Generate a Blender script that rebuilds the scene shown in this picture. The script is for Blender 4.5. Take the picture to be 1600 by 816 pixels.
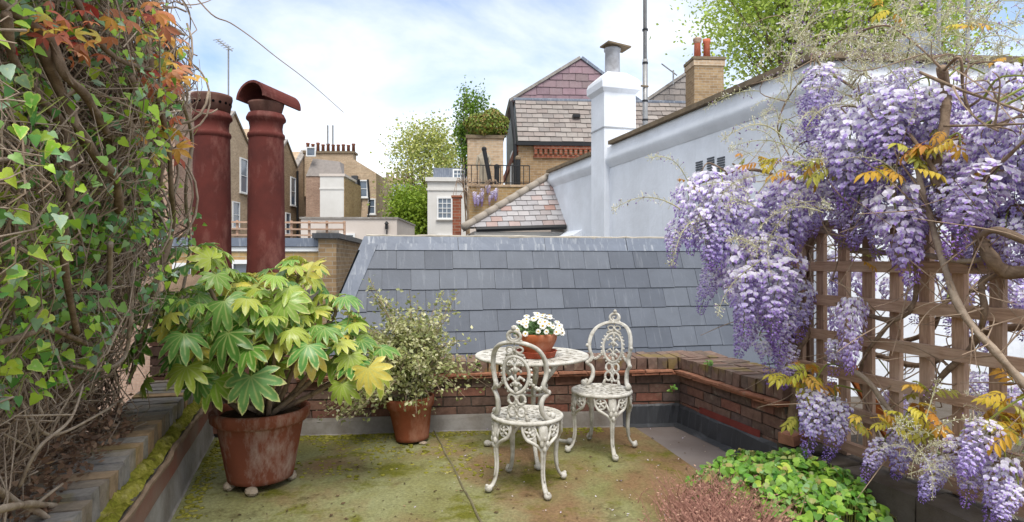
import bpy, math, random
from mathutils import Vector, Matrix, Quaternion
from math import sin, cos, pi, radians, sqrt, atan2
random.seed(7)
scene = bpy.context.scene
for o in list(bpy.data.objects): bpy.data.objects.remove(o)
# ------------------------------------------------------------------ camera
EYE = 1.35; FPX = 945.0; CX = 800.0; CY = 408.0
cd = bpy.data.cameras.new('camera'); cam = bpy.data.objects.new('camera', cd)
scene.collection.objects.link(cam); scene.camera = cam
cam.location = (0, 0, EYE); cam.rotation_euler = (radians(90), 0, 0)
cd.sensor_width = 36; cd.lens = FPX/1600*36; cd.clip_start = .05; cd.clip_end = 3000
# ------------------------------------------------------------------ world
SUN_EL, SUN_AZ = 60, 168          # azimuth clockwise from +Y: sun stands behind the camera
w = bpy.data.worlds.new('World'); scene.world = w; w.use_nodes = True
nt = w.node_tree; N = nt.nodes; Lk = nt.links
for n in list(N): N.remove(n)
def wn(t, **k):
    n = N.new(t)
    for a, b in k.items(): setattr(n, a, b)
    return n
sky = wn('ShaderNodeTexSky', sky_type='NISHITA', sun_disc=False)
sky.sun_elevation = radians(SUN_EL); sky.sun_rotation = radians(SUN_AZ); sky.air_density = 1.0; sky.dust_density = .6; sky.ozone_density = 1.5
tc = wn('ShaderNodeTexCoord'); sp = wn('ShaderNodeSeparateXYZ'); Lk.new(tc.outputs['Generated'], sp.inputs[0])
mz = wn('ShaderNodeMath', operation='MAXIMUM'); mz.inputs[1].default_value = 0; Lk.new(sp.outputs[2], mz.inputs[0])
ad = wn('ShaderNodeMath', operation='ADD'); ad.inputs[1].default_value = .22; Lk.new(mz.outputs[0], ad.inputs[0])
mx = wn('ShaderNodeMath', operation='MAXIMUM'); mx.inputs[1].default_value = .05; Lk.new(ad.outputs[0], mx.inputs[0])
dx = wn('ShaderNodeMath', operation='DIVIDE'); Lk.new(sp.outputs[0], dx.inputs[0]); Lk.new(mx.outputs[0], dx.inputs[1])
dy = wn('ShaderNodeMath', operation='DIVIDE'); Lk.new(sp.outputs[1], dy.inputs[0]); Lk.new(mx.outputs[0], dy.inputs[1])
cb = wn('ShaderNodeCombineXYZ'); Lk.new(dx.outputs[0], cb.inputs[0]); Lk.new(dy.outputs[0], cb.inputs[1]); cb.inputs[2].default_value = 3.7
nz = wn('ShaderNodeTexNoise'); nz.inputs['Scale'].default_value = .85; nz.inputs['Detail'].default_value = 9; nz.inputs['Roughness'].default_value = .56; nz.inputs['Distortion'].default_value = .5
mp = wn('ShaderNodeMapping'); mp.inputs['Scale'].default_value = (1, 1.25, 1); mp.inputs['Rotation'].default_value = (0, 0, .35); mp.inputs['Location'].default_value = (4.1, 2.3, 0)
Lk.new(cb.outputs[0], mp.inputs[0]); Lk.new(mp.outputs[0], nz.inputs['Vector'])
rp = wn('ShaderNodeValToRGB'); rp.color_ramp.elements[0].position = .30; rp.color_ramp.elements[1].position = .61
Lk.new(nz.outputs['Fac'], rp.inputs[0])
mixc = wn('ShaderNodeMixRGB'); mixc.inputs[2].default_value = (4.3, 4.38, 4.5, 1)
skm = wn('ShaderNodeMixRGB', blend_type='MULTIPLY'); skm.inputs[0].default_value = 1; skm.inputs[2].default_value = (.70, .71, .72, 1)
Lk.new(sky.outputs[0], skm.inputs[1])
Lk.new(rp.outputs[0], mixc.inputs[0]); Lk.new(skm.outputs[0], mixc.inputs[1])
bg = wn('ShaderNodeBackground'); bg.inputs[1].default_value = .11; Lk.new(mixc.outputs[0], bg.inputs[0])
wo = wn('ShaderNodeOutputWorld'); Lk.new(bg.outputs[0], wo.inputs[0])
# ------------------------------------------------------------------ sun
sd = bpy.data.lights.new('sun', 'SUN'); sd.energy = 1.3; sd.angle = radians(30); sd.color = (1, .95, .87)
so = bpy.data.objects.new('sun', sd); scene.collection.objects.link(so)
sv = Vector((sin(radians(SUN_AZ))*cos(radians(SUN_EL)), cos(radians(SUN_AZ))*cos(radians(SUN_EL)), sin(radians(SUN_EL))))
so.rotation_euler = sv.to_track_quat('Z', 'Y').to_euler(); so.location = sv*40
# ------------------------------------------------------------------ exposure
vs = scene.view_settings; vs.view_transform = 'Standard'; vs.look = 'None'; vs.gamma = 1; vs.use_curve_mapping = False; vs.exposure = 1.55
scene.render.engine = 'CYCLES'; scene.cycles.max_bounces = 6; scene.cycles.transparent_max_bounces = 8
# ------------------------------------------------------------------ helpers
COL = scene.collection
def at(px, py, d): return Vector(((px-CX)*d/FPX, d, EYE-(py-CY)*d/FPX))
def atz(px, z, d): return Vector(((px-CX)*d/FPX, d, z))
def gnd(px, py, z=0.):
    d = FPX*(EYE-z)/(py-CY); return Vector(((px-CX)*d/FPX, d, z))
def ru(a, b): return random.uniform(a, b)
def lin(r, g, b):
    f = lambda v: (v/255/12.92) if v <= 10 else ((v/255+.055)/1.055)**2.4
    return (f(r), f(g), f(b), 1)
class MB:
    def __init__(s): s.v = []; s.f = []; s.c = []; s.cur = None
    def vert(s, p, c=None):
        s.v.append(Vector(p)); s.c.append(c if c is not None else (s.cur or (0, 0, 0))); return len(s.v)-1
    def face(s, *i): s.f.append(i)
    def poly(s, pts, c=None): s.f.append(tuple(s.vert(p, c) for p in pts))
    def box(s, lo, hi, fr=None):
        (x0, y0, z0), (x1, y1, z1) = lo, hi
        P = [(x0,y0,z0),(x1,y0,z0),(x1,y1,z0),(x0,y1,z0),(x0,y0,z1),(x1,y0,z1),(x1,y1,z1),(x0,y1,z1)]
        i = [s.vert(fr @ Vector(p) if fr else p) for p in P]
        for q in ((0,3,2,1),(4,5,6,7),(0,1,5,4),(1,2,6,5),(2,3,7,6),(3,0,4,7)): s.face(*[i[k] for k in q])
        return s
    def prism(s, pts, off):
        n = len(pts); off = Vector(off); a = [s.vert(p) for p in pts]; b = [s.vert(Vector(p)+off) for p in pts]
        s.face(*a); s.face(*b[::-1])
        for k in range(n): s.face(a[k], b[k], b[(k+1) % n], a[(k+1) % n])
        return s
    def tube(s, path, r, n=6, cap=True, flat=1., up=None, closed=False):
        path = [Vector(p) for p in path]; m = len(path)
        if not hasattr(r, '__len__'): r = [r]*m
        rings = []; prev = None
        for k in range(m):
            if closed: t = path[(k+1) % m]-path[k-1]
            else: t = path[min(k+1, m-1)]-path[max(k-1, 0)]
            if t.length < 1e-9: t = Vector((0, 0, 1))
            t.normalize()
            if prev is None:
                a = Vector(up) if up else (Vector((0, 0, 1)) if abs(t.z) < .9 else Vector((1, 0, 0)))
                u = (a-t*a.dot(t)).normalized()
            else:
                u = prev-t*prev.dot(t)
                u = u.normalized() if u.length > 1e-6 else t.orthogonal().normalized()
            prev = u; v = t.cross(u)
            rings.append([s.vert(path[k]+(u*cos(2*pi*j/n)*r[k]+v*sin(2*pi*j/n)*r[k]*flat)) for j in range(n)])
        for k in range(m if closed else m-1):
            A, B = rings[k], rings[(k+1) % m]
            for j in range(n): s.face(A[j], A[(j+1) % n], B[(j+1) % n], B[j])
        if cap and not closed: s.face(*rings[0][::-1]); s.face(*rings[-1])
        return s
    def lathe(s, prof, c=(0, 0, 0), n=32, fr=None, capb=True, capt=False):
        c = Vector(c); rings = []
        for r, z in prof:
            ring = []
            for j in range(n):
                p = Vector((r*cos(2*pi*j/n), r*sin(2*pi*j/n), z))
                ring.append(s.vert((fr @ p if fr else p)+c))
            rings.append(ring)
        for A, B in zip(rings, rings[1:]):
            for j in range(n): s.face(A[j], A[(j+1) % n], B[(j+1) % n], B[j])
        if capb: s.face(*rings[0][::-1])
        if capt: s.face(*rings[-1])
        return s
    def ball(s, c, r, n=8, sq=(1, 1, 1)):
        m = n//2+1; c = Vector(c)
        pr = [(sin(pi*k/m), -cos(pi*k/m)) for k in range(1, m)]
        b = s.vert(c+Vector((0, 0, -r*sq[2]))); t = s.vert(c+Vector((0, 0, r*sq[2]))); R = []
        for a, z in pr: R.append([s.vert(c+Vector((r*a*cos(2*pi*j/n)*sq[0], r*a*sin(2*pi*j/n)*sq[1], r*z*sq[2]))) for j in range(n)])
        for j in range(n): s.face(b, R[0][(j+1) % n], R[0][j]); s.face(t, R[-1][j], R[-1][(j+1) % n])
        for A, B in zip(R, R[1:]):
            for j in range(n): s.face(A[j], A[(j+1) % n], B[(j+1) % n], B[j])
        return s
    def add(s, o, mat=None):
        k = len(s.v)
        s.v += [(mat @ p if mat else p.copy()) for p in o.v]; s.c += o.c
        s.f += [tuple(i+k for i in f) for f in o.f]; return s
    def mesh(s, name, mat, off=None, smooth=False):
        me = bpy.data.meshes.new(name)
        o = off or Vector((0, 0, 0))
        me.from_pydata([tuple(p-o) for p in s.v], [], s.f)
        uv = me.uv_layers.new(name='UVMap'); d = [0.0]*(2*len(me.loops)); li = 0
        for f in s.f:
            P = [s.v[i] for i in f]
            nrm = Vector((0, 0, 0))
            for k in range(1, len(P)-1): nrm += (P[k]-P[0]).cross(P[k+1]-P[0])
            if nrm.length > 0: nrm.normalize()
            if abs(nrm.z) > .85: T = Vector((1, 0, 0)); B = Vector((0, 1, 0))
            else:
                T = Vector((-nrm.y, nrm.x, 0)).normalized(); B = nrm.cross(T)
            for p in P: d[li] = p.dot(T); d[li+1] = p.dot(B); li += 2
        uv.data.foreach_set('uv', d)
        if any(c != (0, 0, 0) for c in s.c):
            ca = me.color_attributes.new('Col', 'FLOAT_COLOR', 'POINT')
            ca.data.foreach_set('color', [x for c in s.c for x in (c[0], c[1], c[2], 1.0)])
        if mat: me.materials.append(mat)
        if smooth: me.polygons.foreach_set('use_smooth', [True]*len(me.polygons))
        me.update(); return me
    def build(s, name, mat, parent=None, smooth=False):
        off = parent['_o'] if parent is not None and '_o' in parent else None
        base = wl(parent) if parent is not None else None
        o = bpy.data.objects.new(name, s.mesh(name, mat, base, smooth)); COL.objects.link(o)
        if parent is not None: o.parent = parent
        return o
def wl(o):
    p = Vector((0, 0, 0))
    while o is not None: p += o.location; o = o.parent
    return p
def tag(o, label, cat, group=None, kind=None):
    if label: o['label'] = label
    if cat: o['category'] = cat
    if group: o['group'] = group
    if kind: o['kind'] = kind
    return o
def thing(name, loc, label, cat, group=None):
    o = bpy.data.objects.new(name, None); o.empty_display_size = .1; COL.objects.link(o); o.location = loc
    return tag(o, label, cat, group)
def struct(o): o['kind'] = 'structure'; return o
def put(me, name, parent, loc, rot=None, scale=1., color=None):
    o = bpy.data.objects.new(name, me); COL.objects.link(o)
    if parent is not None: o.parent = parent; o.location = Vector(loc)-wl(parent)
    else: o.location = loc
    if rot is not None:
        o.rotation_mode = 'QUATERNION'; o.rotation_quaternion = rot.to_quaternion() if isinstance(rot, Matrix) else rot
    o.scale = (scale, scale, scale) if not hasattr(scale, '__len__') else scale
    if color: o.color = color
    return o
def axes(x, z):
    x = Vector(x).normalized(); z = Vector(z); z = (z-x*z.dot(x))
    z = z.normalized() if z.length > 1e-5 else x.orthogonal().normalized()
    y = z.cross(x); return Matrix((x, y, z)).transposed()
def spline(pts, n=6):
    P = [Vector(p) for p in pts]; out = []
    if len(P) < 3: 
        return [P[0].lerp(P[1], k/n) for k in range(n+1)]
    for i in range(len(P)-1):
        a = P[max(i-1, 0)]; b = P[i]; c = P[i+1]; d = P[min(i+2, len(P)-1)]
        for k in range(n):
            t = k/n; out.append(.5*((2*b)+(c-a)*t+(2*a-5*b+4*c-d)*t*t+(3*b-a-3*c+d)*t**3))
    out.append(P[-1]); return out
def lerpl(a, n):
    m = len(a)-1; return [a[min(int(k/(n-1)*m), m-1)]*(1-(k/(n-1)*m-min(int(k/(n-1)*m), m-1)))+a[min(int(k/(n-1)*m), m-1)+1]*(k/(n-1)*m-min(int(k/(n-1)*m), m-1)) for k in range(n)]
# ------------------------------------------------------------------ materials
class NM:
    def __init__(s, name):
        s.m = bpy.data.materials.new(name); s.m.use_nodes = True; s.t = s.m.node_tree; s.n = s.t.nodes
        s.b = s.n['Principled BSDF']; s.out = s.n['Material Output']; s._tc = None
    def node(s, t, **k):
        n = s.n.new(t)
        for a, b in k.items():
            if a.startswith('i_'): n.inputs[a[2:]].default_value = b
            else: setattr(n, a, b)
        return n
    def link(s, a, b): s.t.links.new(a, b)
    def set(s, inp, v):
        i = inp
        if hasattr(v, 'is_output'): s.link(v, i)
        else: i.default_value = v
    def coord(s, kind='Object'):
        if s._tc is None: s._tc = s.node('ShaderNodeTexCoord')
        return s._tc.outputs[kind]
    def rand(s): return s.node('ShaderNodeObjectInfo').outputs['Random']
    def noise(s, scale, detail=4, rough=.55, kind='Object', stretch=None, w=None, dist=0):
        n = s.node('ShaderNodeTexNoise'); v = s.coord(kind)
        if stretch:
            mp = s.node('ShaderNodeMapping'); mp.inputs['Scale'].default_value = stretch; s.link(v, mp.inputs[0]); v = mp.outputs[0]
        if w is not None:
            n.noise_dimensions = '4D'; mm = s.node('ShaderNodeMath', operation='MULTIPLY'); s.link(w, mm.inputs[0]); mm.inputs[1].default_value = 60; s.link(mm.outputs[0], n.inputs['W'])
        s.link(v, n.inputs['Vector']); n.inputs['Scale'].default_value = scale; n.inputs['Detail'].default_value = detail; n.inputs['Roughness'].default_value = rough; n.inputs['Distortion'].default_value = dist
        return n.outputs['Fac']
    def ramp(s, f, a, b, ca=(0, 0, 0, 1), cb=(1, 1, 1, 1)):
        r = s.node('ShaderNodeValToRGB'); e = r.color_ramp.elements; e[0].position = a; e[1].position = b; e[0].color = ca; e[1].color = cb
        s.link(f, r.inputs[0]); return r.outputs[0]
    def ramps(s, f, stops):
        r = s.node('ShaderNodeValToRGB'); e = r.color_ramp.elements
        e[0].position, e[0].color = stops[0]; e[1].position, e[1].color = stops[-1]
        for p, c in stops[1:-1]: q = e.new(p); q.color = c
        s.link(f, r.inputs[0]); return r.outputs[0]
    def mix(s, f, a, b, mode='MIX'):
        m = s.node('ShaderNodeMixRGB', blend_type=mode); s.set(m.inputs[0], f); s.set(m.inputs[1], a); s.set(m.inputs[2], b); return m.outputs[0]
    def math(s, op, a, b=0.):
        m = s.node('ShaderNodeMath', operation=op); s.set(m.inputs[0], a); s.set(m.inputs[1], b); return m.outputs[0]
    def hsv(s, c, v=None, h=None, sat=None):
        n = s.node('ShaderNodeHueSaturation'); s.set(n.inputs['Color'], c)
        if v is not None: s.set(n.inputs['Value'], v)
        if h is not None: s.set(n.inputs['Hue'], h)
        if sat is not None: s.set(n.inputs['Saturation'], sat)
        return n.outputs[0]
    def mr(s, f, a, b):
        n = s.node('ShaderNodeMapRange'); s.link(f, n.inputs[0]); n.inputs[3].default_value = a; n.inputs[4].default_value = b; return n.outputs[0]
    def bump(s, h, strength=.4, dist=.01):
        b = s.node('ShaderNodeBump'); b.inputs['Strength'].default_value = strength; b.inputs['Distance'].default_value = dist
        s.link(h, b.inputs['Height']); s.link(b.outputs[0], s.b.inputs['Normal'])
    def done(s, col, rough=.8, spec=.3, metal=0., trans=0.):
        s.set(s.b.inputs['Base Color'], col); s.set(s.b.inputs['Roughness'], rough); s.b.inputs['Specular IOR Level'].default_value = spec; s.b.inputs['Metallic'].default_value = metal
        if trans:
            t = s.node('ShaderNodeBsdfTranslucent'); s.set(t.inputs[0], col); m = s.node('ShaderNodeMixShader'); m.inputs[0].default_value = trans
            s.link(s.b.outputs[0], m.inputs[1]); s.link(t.outputs[0], m.inputs[2]); s.link(m.outputs[0], s.out.inputs[0])
        return s.m
def simple(name, c, rough=.7, var=.25, scale=6, bump=.2, spec=.3, metal=0., c2=None, objr=0.):
    m = NM(name); f = m.noise(scale, 6, .6, w=m.rand())
    c2 = c2 or tuple(x*(1-var) for x in c[:3])+(1,)
    col = m.mix(m.ramp(f, .3, .7), c, c2)
    if objr: col = m.hsv(col, v=m.mr(m.rand(), 1-objr, 1+objr))
    if bump: m.bump(m.noise(scale*6, 5, .6), bump, .01)
    return m.done(col, rough, spec, metal)
MAT = {}
def brickmat(name, c1, c2, mortar, scale=1., dark=None):
    m = NM(name); bt = m.node('ShaderNodeTexBrick'); m.link(m.coord('UV'), bt.inputs['Vector'])
    bt.inputs['Scale'].default_value = scale; bt.inputs['Brick Width'].default_value = .225; bt.inputs['Row Height'].default_value = .075; bt.inputs['Mortar Size'].default_value = .007
    bt.inputs['Color1'].default_value = c1; bt.inputs['Color2'].default_value = c2; bt.inputs['Mortar'].default_value = mortar; bt.inputs['Bias'].default_value = -.2
    f = m.noise(.7, 6, .6, 'UV'); col = m.mix(m.ramp(f, .35, .75, (0, 0, 0, 1), (.6, .6, .6, 1)), bt.outputs[0], dark or tuple(x*.45 for x in c1[:3])+(1,))
    g = m.noise(9, 3, .5, 'UV'); col = m.mix(.35, col, m.ramp(g, .3, .7, (.3, .3, .3, 1), (1, 1, 1, 1)), 'MULTIPLY')
    m.bump(bt.outputs['Fac'], -.3, .01); return m.done(col, .9, .15)
MAT['stock'] = brickmat('stock brick', lin(166, 140, 106), lin(136, 110, 82), lin(165, 154, 138))
MAT['stock_grey'] = brickmat('weathered stock brick', lin(200, 174, 144), lin(174, 148, 120), lin(192, 182, 166))
MAT['yellow'] = brickmat('yellow brick', lin(186, 156, 110), lin(158, 126, 86), lin(176, 164, 140))
MAT['redbrick'] = brickmat('red brick', lin(152, 90, 68), lin(122, 68, 52), lin(150, 132, 116))
MAT['pinkbrick'] = brickmat('brown red brick', lin(184, 152, 132), lin(158, 126, 108), lin(180, 168, 154))
def brickpiece(name, stops, moss=.0):
    m = NM(name); r = m.rand(); col = m.ramps(r, stops)
    f = m.noise(22, 6, .65, w=r); col = m.mix(m.ramp(f, .4, .75), col, m.hsv(col, v=.5))
    g = m.noise(9, 5, .6, w=r); col = m.mix(m.ramp(g, .58, .72, (0, 0, 0, 1), (.7, .7, .7, 1)), col, lin(150, 140, 122))
    if moss:
        geo = m.node('ShaderNodeNewGeometry'); s = m.node('ShaderNodeSeparateXYZ'); m.link(geo.outputs['Position'], s.inputs[0])
        h = m.node('ShaderNodeTexNoise'); m.link(geo.outputs['Position'], h.inputs['Vector']); h.inputs['Scale'].default_value = 5; h.inputs['Detail'].default_value = 7
        col = m.mix(m.ramp(h.outputs[0], .55, .62, (0, 0, 0, 1), (moss, moss, moss, 1)), col, lin(128, 112, 52))
    m.bump(m.noise(60, 6, .7), .6, .006); return m.done(col, .92, .15)
MAT['parapet_brick'] = brickpiece('parapet brick', [(0, lin(104, 88, 80)), (.3, lin(132, 96, 82)), (.55, lin(122, 104, 94)), (.8, lin(138, 90, 76)), (1, lin(98, 90, 86))])
MAT['coping_brick'] = brickpiece('coping brick', [(0, lin(104, 90, 82)), (.4, lin(128, 106, 94)), (.7, lin(114, 92, 82)), (1, lin(144, 116, 100))], .5)
MAT['left_brick'] = brickpiece('grey brick', [(0, lin(128, 122, 116)), (.35, lin(158, 152, 146)), (.6, lin(140, 126, 110)), (.8, lin(186, 152, 112)), (1, lin(164, 156, 146))], .4)
MAT['mortar'] = simple('mortar', lin(140, 132, 120), .95, .4, 8, .5, .1)
MAT['mortar_dark'] = simple('dark mortar', lin(96, 88, 80), .95, .4, 8, .5, .1)
MAT['tile_red'] = brickpiece('creasing tile', [(0, lin(150, 98, 76)), (.5, lin(168, 118, 94)), (1, lin(130, 92, 74))])
def slatemat(name, stops, var=.2, streak=True, rough=.55):
    m = NM(name); r = m.rand(); col = m.ramps(r, stops)
    f = m.noise(5, 6, .6, 'UV', w=r); col = m.mix(m.ramp(f, .3, .7), col, m.hsv(col, v=1-var))
    if streak:
        g = m.noise(3, 5, .7, 'UV', stretch=(9, .8, 1), w=r); col = m.mix(m.ramp(g, .56, .8, (0, 0, 0, 1), (.35, .35, .35, 1)), col, lin(160, 165, 172))
    m.bump(m.noise(30, 6, .65, 'UV'), .25, .006); return m.done(col, rough, .4)
MAT['slate'] = slatemat('blue slate', [(0, lin(78, 84, 95)), (.5, lin(87, 93, 104)), (1, lin(97, 103, 113))])
MAT['slate_brown'] = slatemat('weathered slate', [(0, lin(122, 114, 110)), (.35, lin(146, 138, 132)), (.7, lin(134, 122, 116)), (1, lin(158, 150, 144))], .3)
MAT['slate_purple'] = slatemat('purple slate', [(0, lin(128, 104, 112)), (.5, lin(146, 118, 126)), (.85, lin(138, 116, 120)), (1, lin(104, 92, 88))], .25)
MAT['slate_mix'] = slatemat('pale and pink slate', [(0, lin(150, 146, 148)), (.5, lin(166, 163, 164)), (.72, lin(164, 146, 142)), (.84, lin(158, 122, 110)), (.88, lin(150, 144, 144)), (1, lin(172, 168, 168))], .25)
def lead(name, a, b, c):
    m = NM(name); g = m.noise(3, 6, .7, 'UV', stretch=(6, .7, 1)); h = m.noise(2, 5, .6)
    col = m.mix(m.ramp(h, .3, .7), a, b); col = m.mix(m.ramp(g, .52, .72, (0, 0, 0, 1), (.8, .8, .8, 1)), col, c)
    m.bump(m.noise(9, 5, .6), .3, .012); return m.done(col, .5, .4)
MAT['lead'] = lead('lead sheet', lin(112, 120, 134), lin(94, 102, 116), lin(176, 180, 184))
MAT['black_lead'] = lead('dark felt flashing', lin(66, 68, 72), lin(52, 53, 56), lin(96, 98, 102))
def painted(name, c, dirt, amt=.5, sc=1.2, rough=.75):
    m = NM(name); f = m.noise(sc, 8, .65); g = m.noise(2.5, 6, .7, 'UV', stretch=(4, .35, 1))
    col = m.mix(m.ramp(f, .35, .8, (0, 0, 0, 1), (amt, amt, amt, 1)), c, dirt); col = m.mix(m.ramp(g, .55, .85, (0, 0, 0, 1), (amt*.7,)*3+(1,)), col, dirt)
    m.bump(m.noise(14, 6, .6), .25, .02); return m.done(col, rough, .25)
MAT['cement'] = painted('pale cement flashing', lin(158, 154, 150), lin(96, 84, 70), .95, 4, .9)
MAT['graywall'] = painted('pale blue-grey masonry paint', lin(224, 228, 235), lin(168, 170, 172), .5)
MAT['white'] = painted('white stucco', lin(206, 204, 200), lin(172, 168, 160), .4)
MAT['cream'] = painted('cream render', lin(202, 192, 184), lin(174, 164, 154), .4)
MAT['stonecap'] = painted('weathered coping stone', lin(128, 112, 92), lin(84, 76, 62), .9, 5, .95)
MAT['whitepaint'] = simple('white paint', lin(225, 226, 226), .5, .1, 3, .05)
MAT['blackmetal'] = simple('black painted metal', lin(34, 35, 38), .5, .3, 5, .1)
MAT['galv'] = simple('galvanised steel', lin(150, 150, 150), .45, .3, 5, .1, .5, .3)
MAT['glass'] = NM('window glass').done(lin(90, 102, 116), .08, .8)
def terracotta(name, a, b, salt, bands=.5, rough=.8):
    m = NM(name); f = m.noise(3.5, 7, .62); col = m.mix(m.ramp(f, .3, .72), a, b)
    g = m.noise(5, 6, .7, stretch=(1.2, 1.2, .5)); col = m.mix(m.ramp(g, .50, .68, (0, 0, 0, 1), (bands,)*3+(1,)), col, salt)
    m.bump(m.noise(35, 6, .6), .25, .004); return m.done(col, max(rough, .9), .15)
MAT['pot'] = terracotta('aged terracotta', lin(138, 80, 60), lin(112, 66, 50), lin(172, 150, 138), .9)
MAT['pot2'] = terracotta('terracotta', lin(148, 84, 58), lin(122, 68, 46), lin(184, 146, 124), .5)
MAT['pot3'] = terracotta('orange terracotta', lin(172, 98, 62), lin(152, 82, 52), lin(205, 172, 152), .35)
MAT['saucer'] = terracotta('red saucer', lin(164, 80, 58), lin(148, 70, 50), lin(195, 150, 130), .25)
MAT['chimneypot'] = terracotta('dark red clay', lin(106, 54, 48), lin(76, 43, 40), lin(140, 98, 90), .6, .92)
MAT['chimneypot_dark'] = terracotta('sooty clay', lin(112, 78, 68), lin(80, 56, 50), lin(140, 112, 102), .3, .75)
MAT['clay_far'] = terracotta('orange clay', lin(196, 112, 86), lin(168, 90, 70), lin(190, 150, 130), .3)
def wood(name, a, b, c):
    m = NM(name); r = m.rand(); g = m.noise(7, 7, .7, stretch=(1, 14, 14), w=r); col = m.mix(m.ramp(g, .35, .68), a, b)
    h = m.noise(3, 5, .6, w=r); col = m.mix(m.ramp(h, .5, .75, (0, 0, 0, 1), (.7, .7, .7, 1)), col, c); col = m.hsv(col, v=m.mr(r, .82, 1.12))
    m.bump(g, .5, .004); return m.done(col, .9, .15)
MAT['timber'] = wood('weathered timber', lin(190, 160, 138), lin(142, 112, 92), lin(196, 176, 158))
MAT['oldpost'] = wood('old dark post', lin(120, 100, 86), lin(82, 64, 54), lin(130, 116, 100))
MAT['orangeboard'] = wood('orange stained board', lin(176, 108, 58), lin(150, 84, 42), lin(160, 110, 70))
def bark(name, a, b, sc=14):
    m = NM(name); f = m.noise(sc, 7, .7, dist=.6); col = m.mix(m.ramp(f, .35, .68), a, b); m.bump(m.noise(sc*3, 6, .7), .8, .008); return m.done(col, .95, .1)
MAT['bark'] = bark('vine bark', lin(152, 132, 112), lin(96, 79, 66))
MAT['bark_pale'] = bark('pale vine bark', lin(178, 162, 144), lin(130, 112, 96))
MAT['twig'] = bark('dry twig', lin(174, 154, 134), lin(122, 102, 86), 5)
MAT['twig_dark'] = bark('dead twig', lin(124, 104, 90), lin(80, 66, 57), 3)
MAT['stem_green'] = simple('green stem', lin(132, 140, 64), .6, .3, 10, .1)
MAT['soil'] = simple('potting soil', lin(72, 56, 44), 1, .5, 25, .8, .05)
def leafmat(name, margin=None, trans=.28, rough=.42, vein=0., thr=(.55, .85)):
    m = NM(name); oi = m.node('ShaderNodeObjectInfo'); r = oi.outputs['Random']; col = oi.outputs['Color']
    f = m.noise(18, 4, .6, w=r); col = m.hsv(col, v=m.mr(f, .75, 1.3), h=m.mr(r, .485, .515))
    if margin:
        a = m.node('ShaderNodeAttribute', attribute_name='Col'); s = m.node('ShaderNodeSeparateColor'); m.link(a.outputs['Color'], s.inputs[0])
        h = m.noise(9, 4, .6, w=r); mm = m.math('ADD', s.outputs[0], m.math('MULTIPLY', m.math('SUBTRACT', h, .5), .9))
        amt = m.ramp(mm, thr[0], thr[1]); col = m.mix(m.math('MULTIPLY', amt, m.math('MULTIPLY', m.mr(r, .15, .9), 1.)), col, margin)
        col = m.mix(m.math('MULTIPLY', m.ramp(s.outputs[1], .72, .95), .55), col, lin(196, 204, 130))
    m.bump(m.noise(30, 4, .5), .2, .003)
    return m.done(col, rough, .45, 0, trans)
def islandleaf(name, stops, trans=.28, rough=.45):
    m = NM(name); g = m.node('ShaderNodeNewGeometry'); col = m.ramps(g.outputs['Random Per Island'], stops); m.link
    return m.done(col, rough, .35, 0, trans)
MAT['fatsia'] = leafmat('fatsia leaf', lin(226, 220, 150), .3, .3, thr=(.72, .98))
MAT['ivy'] = leafmat('ivy leaf', lin(222, 214, 110), .25, .3, thr=(.75, 1.0))
MAT['creeper'] = leafmat('creeper leaf', None, .35, .5)
MAT['plantleaf'] = leafmat('soft leaf', None, .3, .5)
def petal(name):
    m = NM(name); a = m.node('ShaderNodeAttribute', attribute_name='Col'); oi = m.node('ShaderNodeObjectInfo')
    g = m.node('ShaderNodeNewGeometry'); col = m.hsv(a.outputs['Color'], v=m.mr(g.outputs['Random Per Island'], .85, 1.12), h=m.mr(oi.outputs['Random'], .49, .51))
    return m.done(col, .6, .2, 0, .35)
MAT['petal'] = petal('wisteria petal')
MAT['daisy'] = petal('daisy petal')
# chairs: chalky chipped white paint
m = NM('chipped white cast iron'); r = m.rand(); f = m.noise(14, 8, .65); g = m.noise(55, 5, .6)
col = m.mix(m.ramp(f, .42, .7, (0, 0, 0, 1), (.9, .9, .9, 1)), lin(200, 197, 189), lin(140, 134, 120)); col = m.mix(m.ramp(g, .62, .72, (0, 0, 0, 1), (.6, .6, .6, 1)), col, lin(112, 104, 90))
m.bump(m.noise(70, 5, .6), .4, .003); MAT['iron'] = m.done(col, .6, .35)
# felt with moss
m = NM('mossy roofing felt'); f = m.noise(.9, 8, .62, dist=.4); g = m.noise(2.1, 8, .68, dist=.3); h = m.noise(60, 4, .7); k = m.noise(1.3, 6, .6, stretch=(1, .7, 1))
col = m.ramps(f, [(.3, lin(112, 110, 66)), (.45, lin(130, 128, 84)), (.6, lin(144, 145, 106)), (.75, lin(110, 106, 68))])
sx_ = m.node('ShaderNodeSeparateXYZ'); m.link(m.coord(), sx_.inputs[0]); mr_ = m.node('ShaderNodeMapRange'); m.link(sx_.outputs[0], mr_.inputs[0]); mr_.inputs[1].default_value = -.75; mr_.inputs[2].default_value = .1; mr_.inputs[3].default_value = -.05; mr_.inputs[4].default_value = .07
col = m.mix(m.ramp(m.math('ADD', k, mr_.outputs[0]), .47, .62, (0, 0, 0, 1), (.85, .85, .85, 1)), col, lin(134, 104, 78))
col = m.mix(m.ramp(g, .53, .62, (0, 0, 0, 1), (.9, .9, .9, 1)), col, lin(104, 104, 34))
q = m.noise(4.5, 8, .7); col = m.mix(m.ramp(q, .56, .66, (0, 0, 0, 1), (.55,) * 3+(1,)), col, lin(80, 68, 42))
col = m.mix(.6, col, m.ramp(h, .3, .7, (.35, .35, .35, 1), (1.25, 1.25, 1.25, 1)), 'MULTIPLY')
m.bump(m.math('ADD', m.noise(130, 4, .7), m.math('MULTIPLY', g, 2.)), .7, .008); MAT['felt'] = m.done(col, .97, .1)
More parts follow.
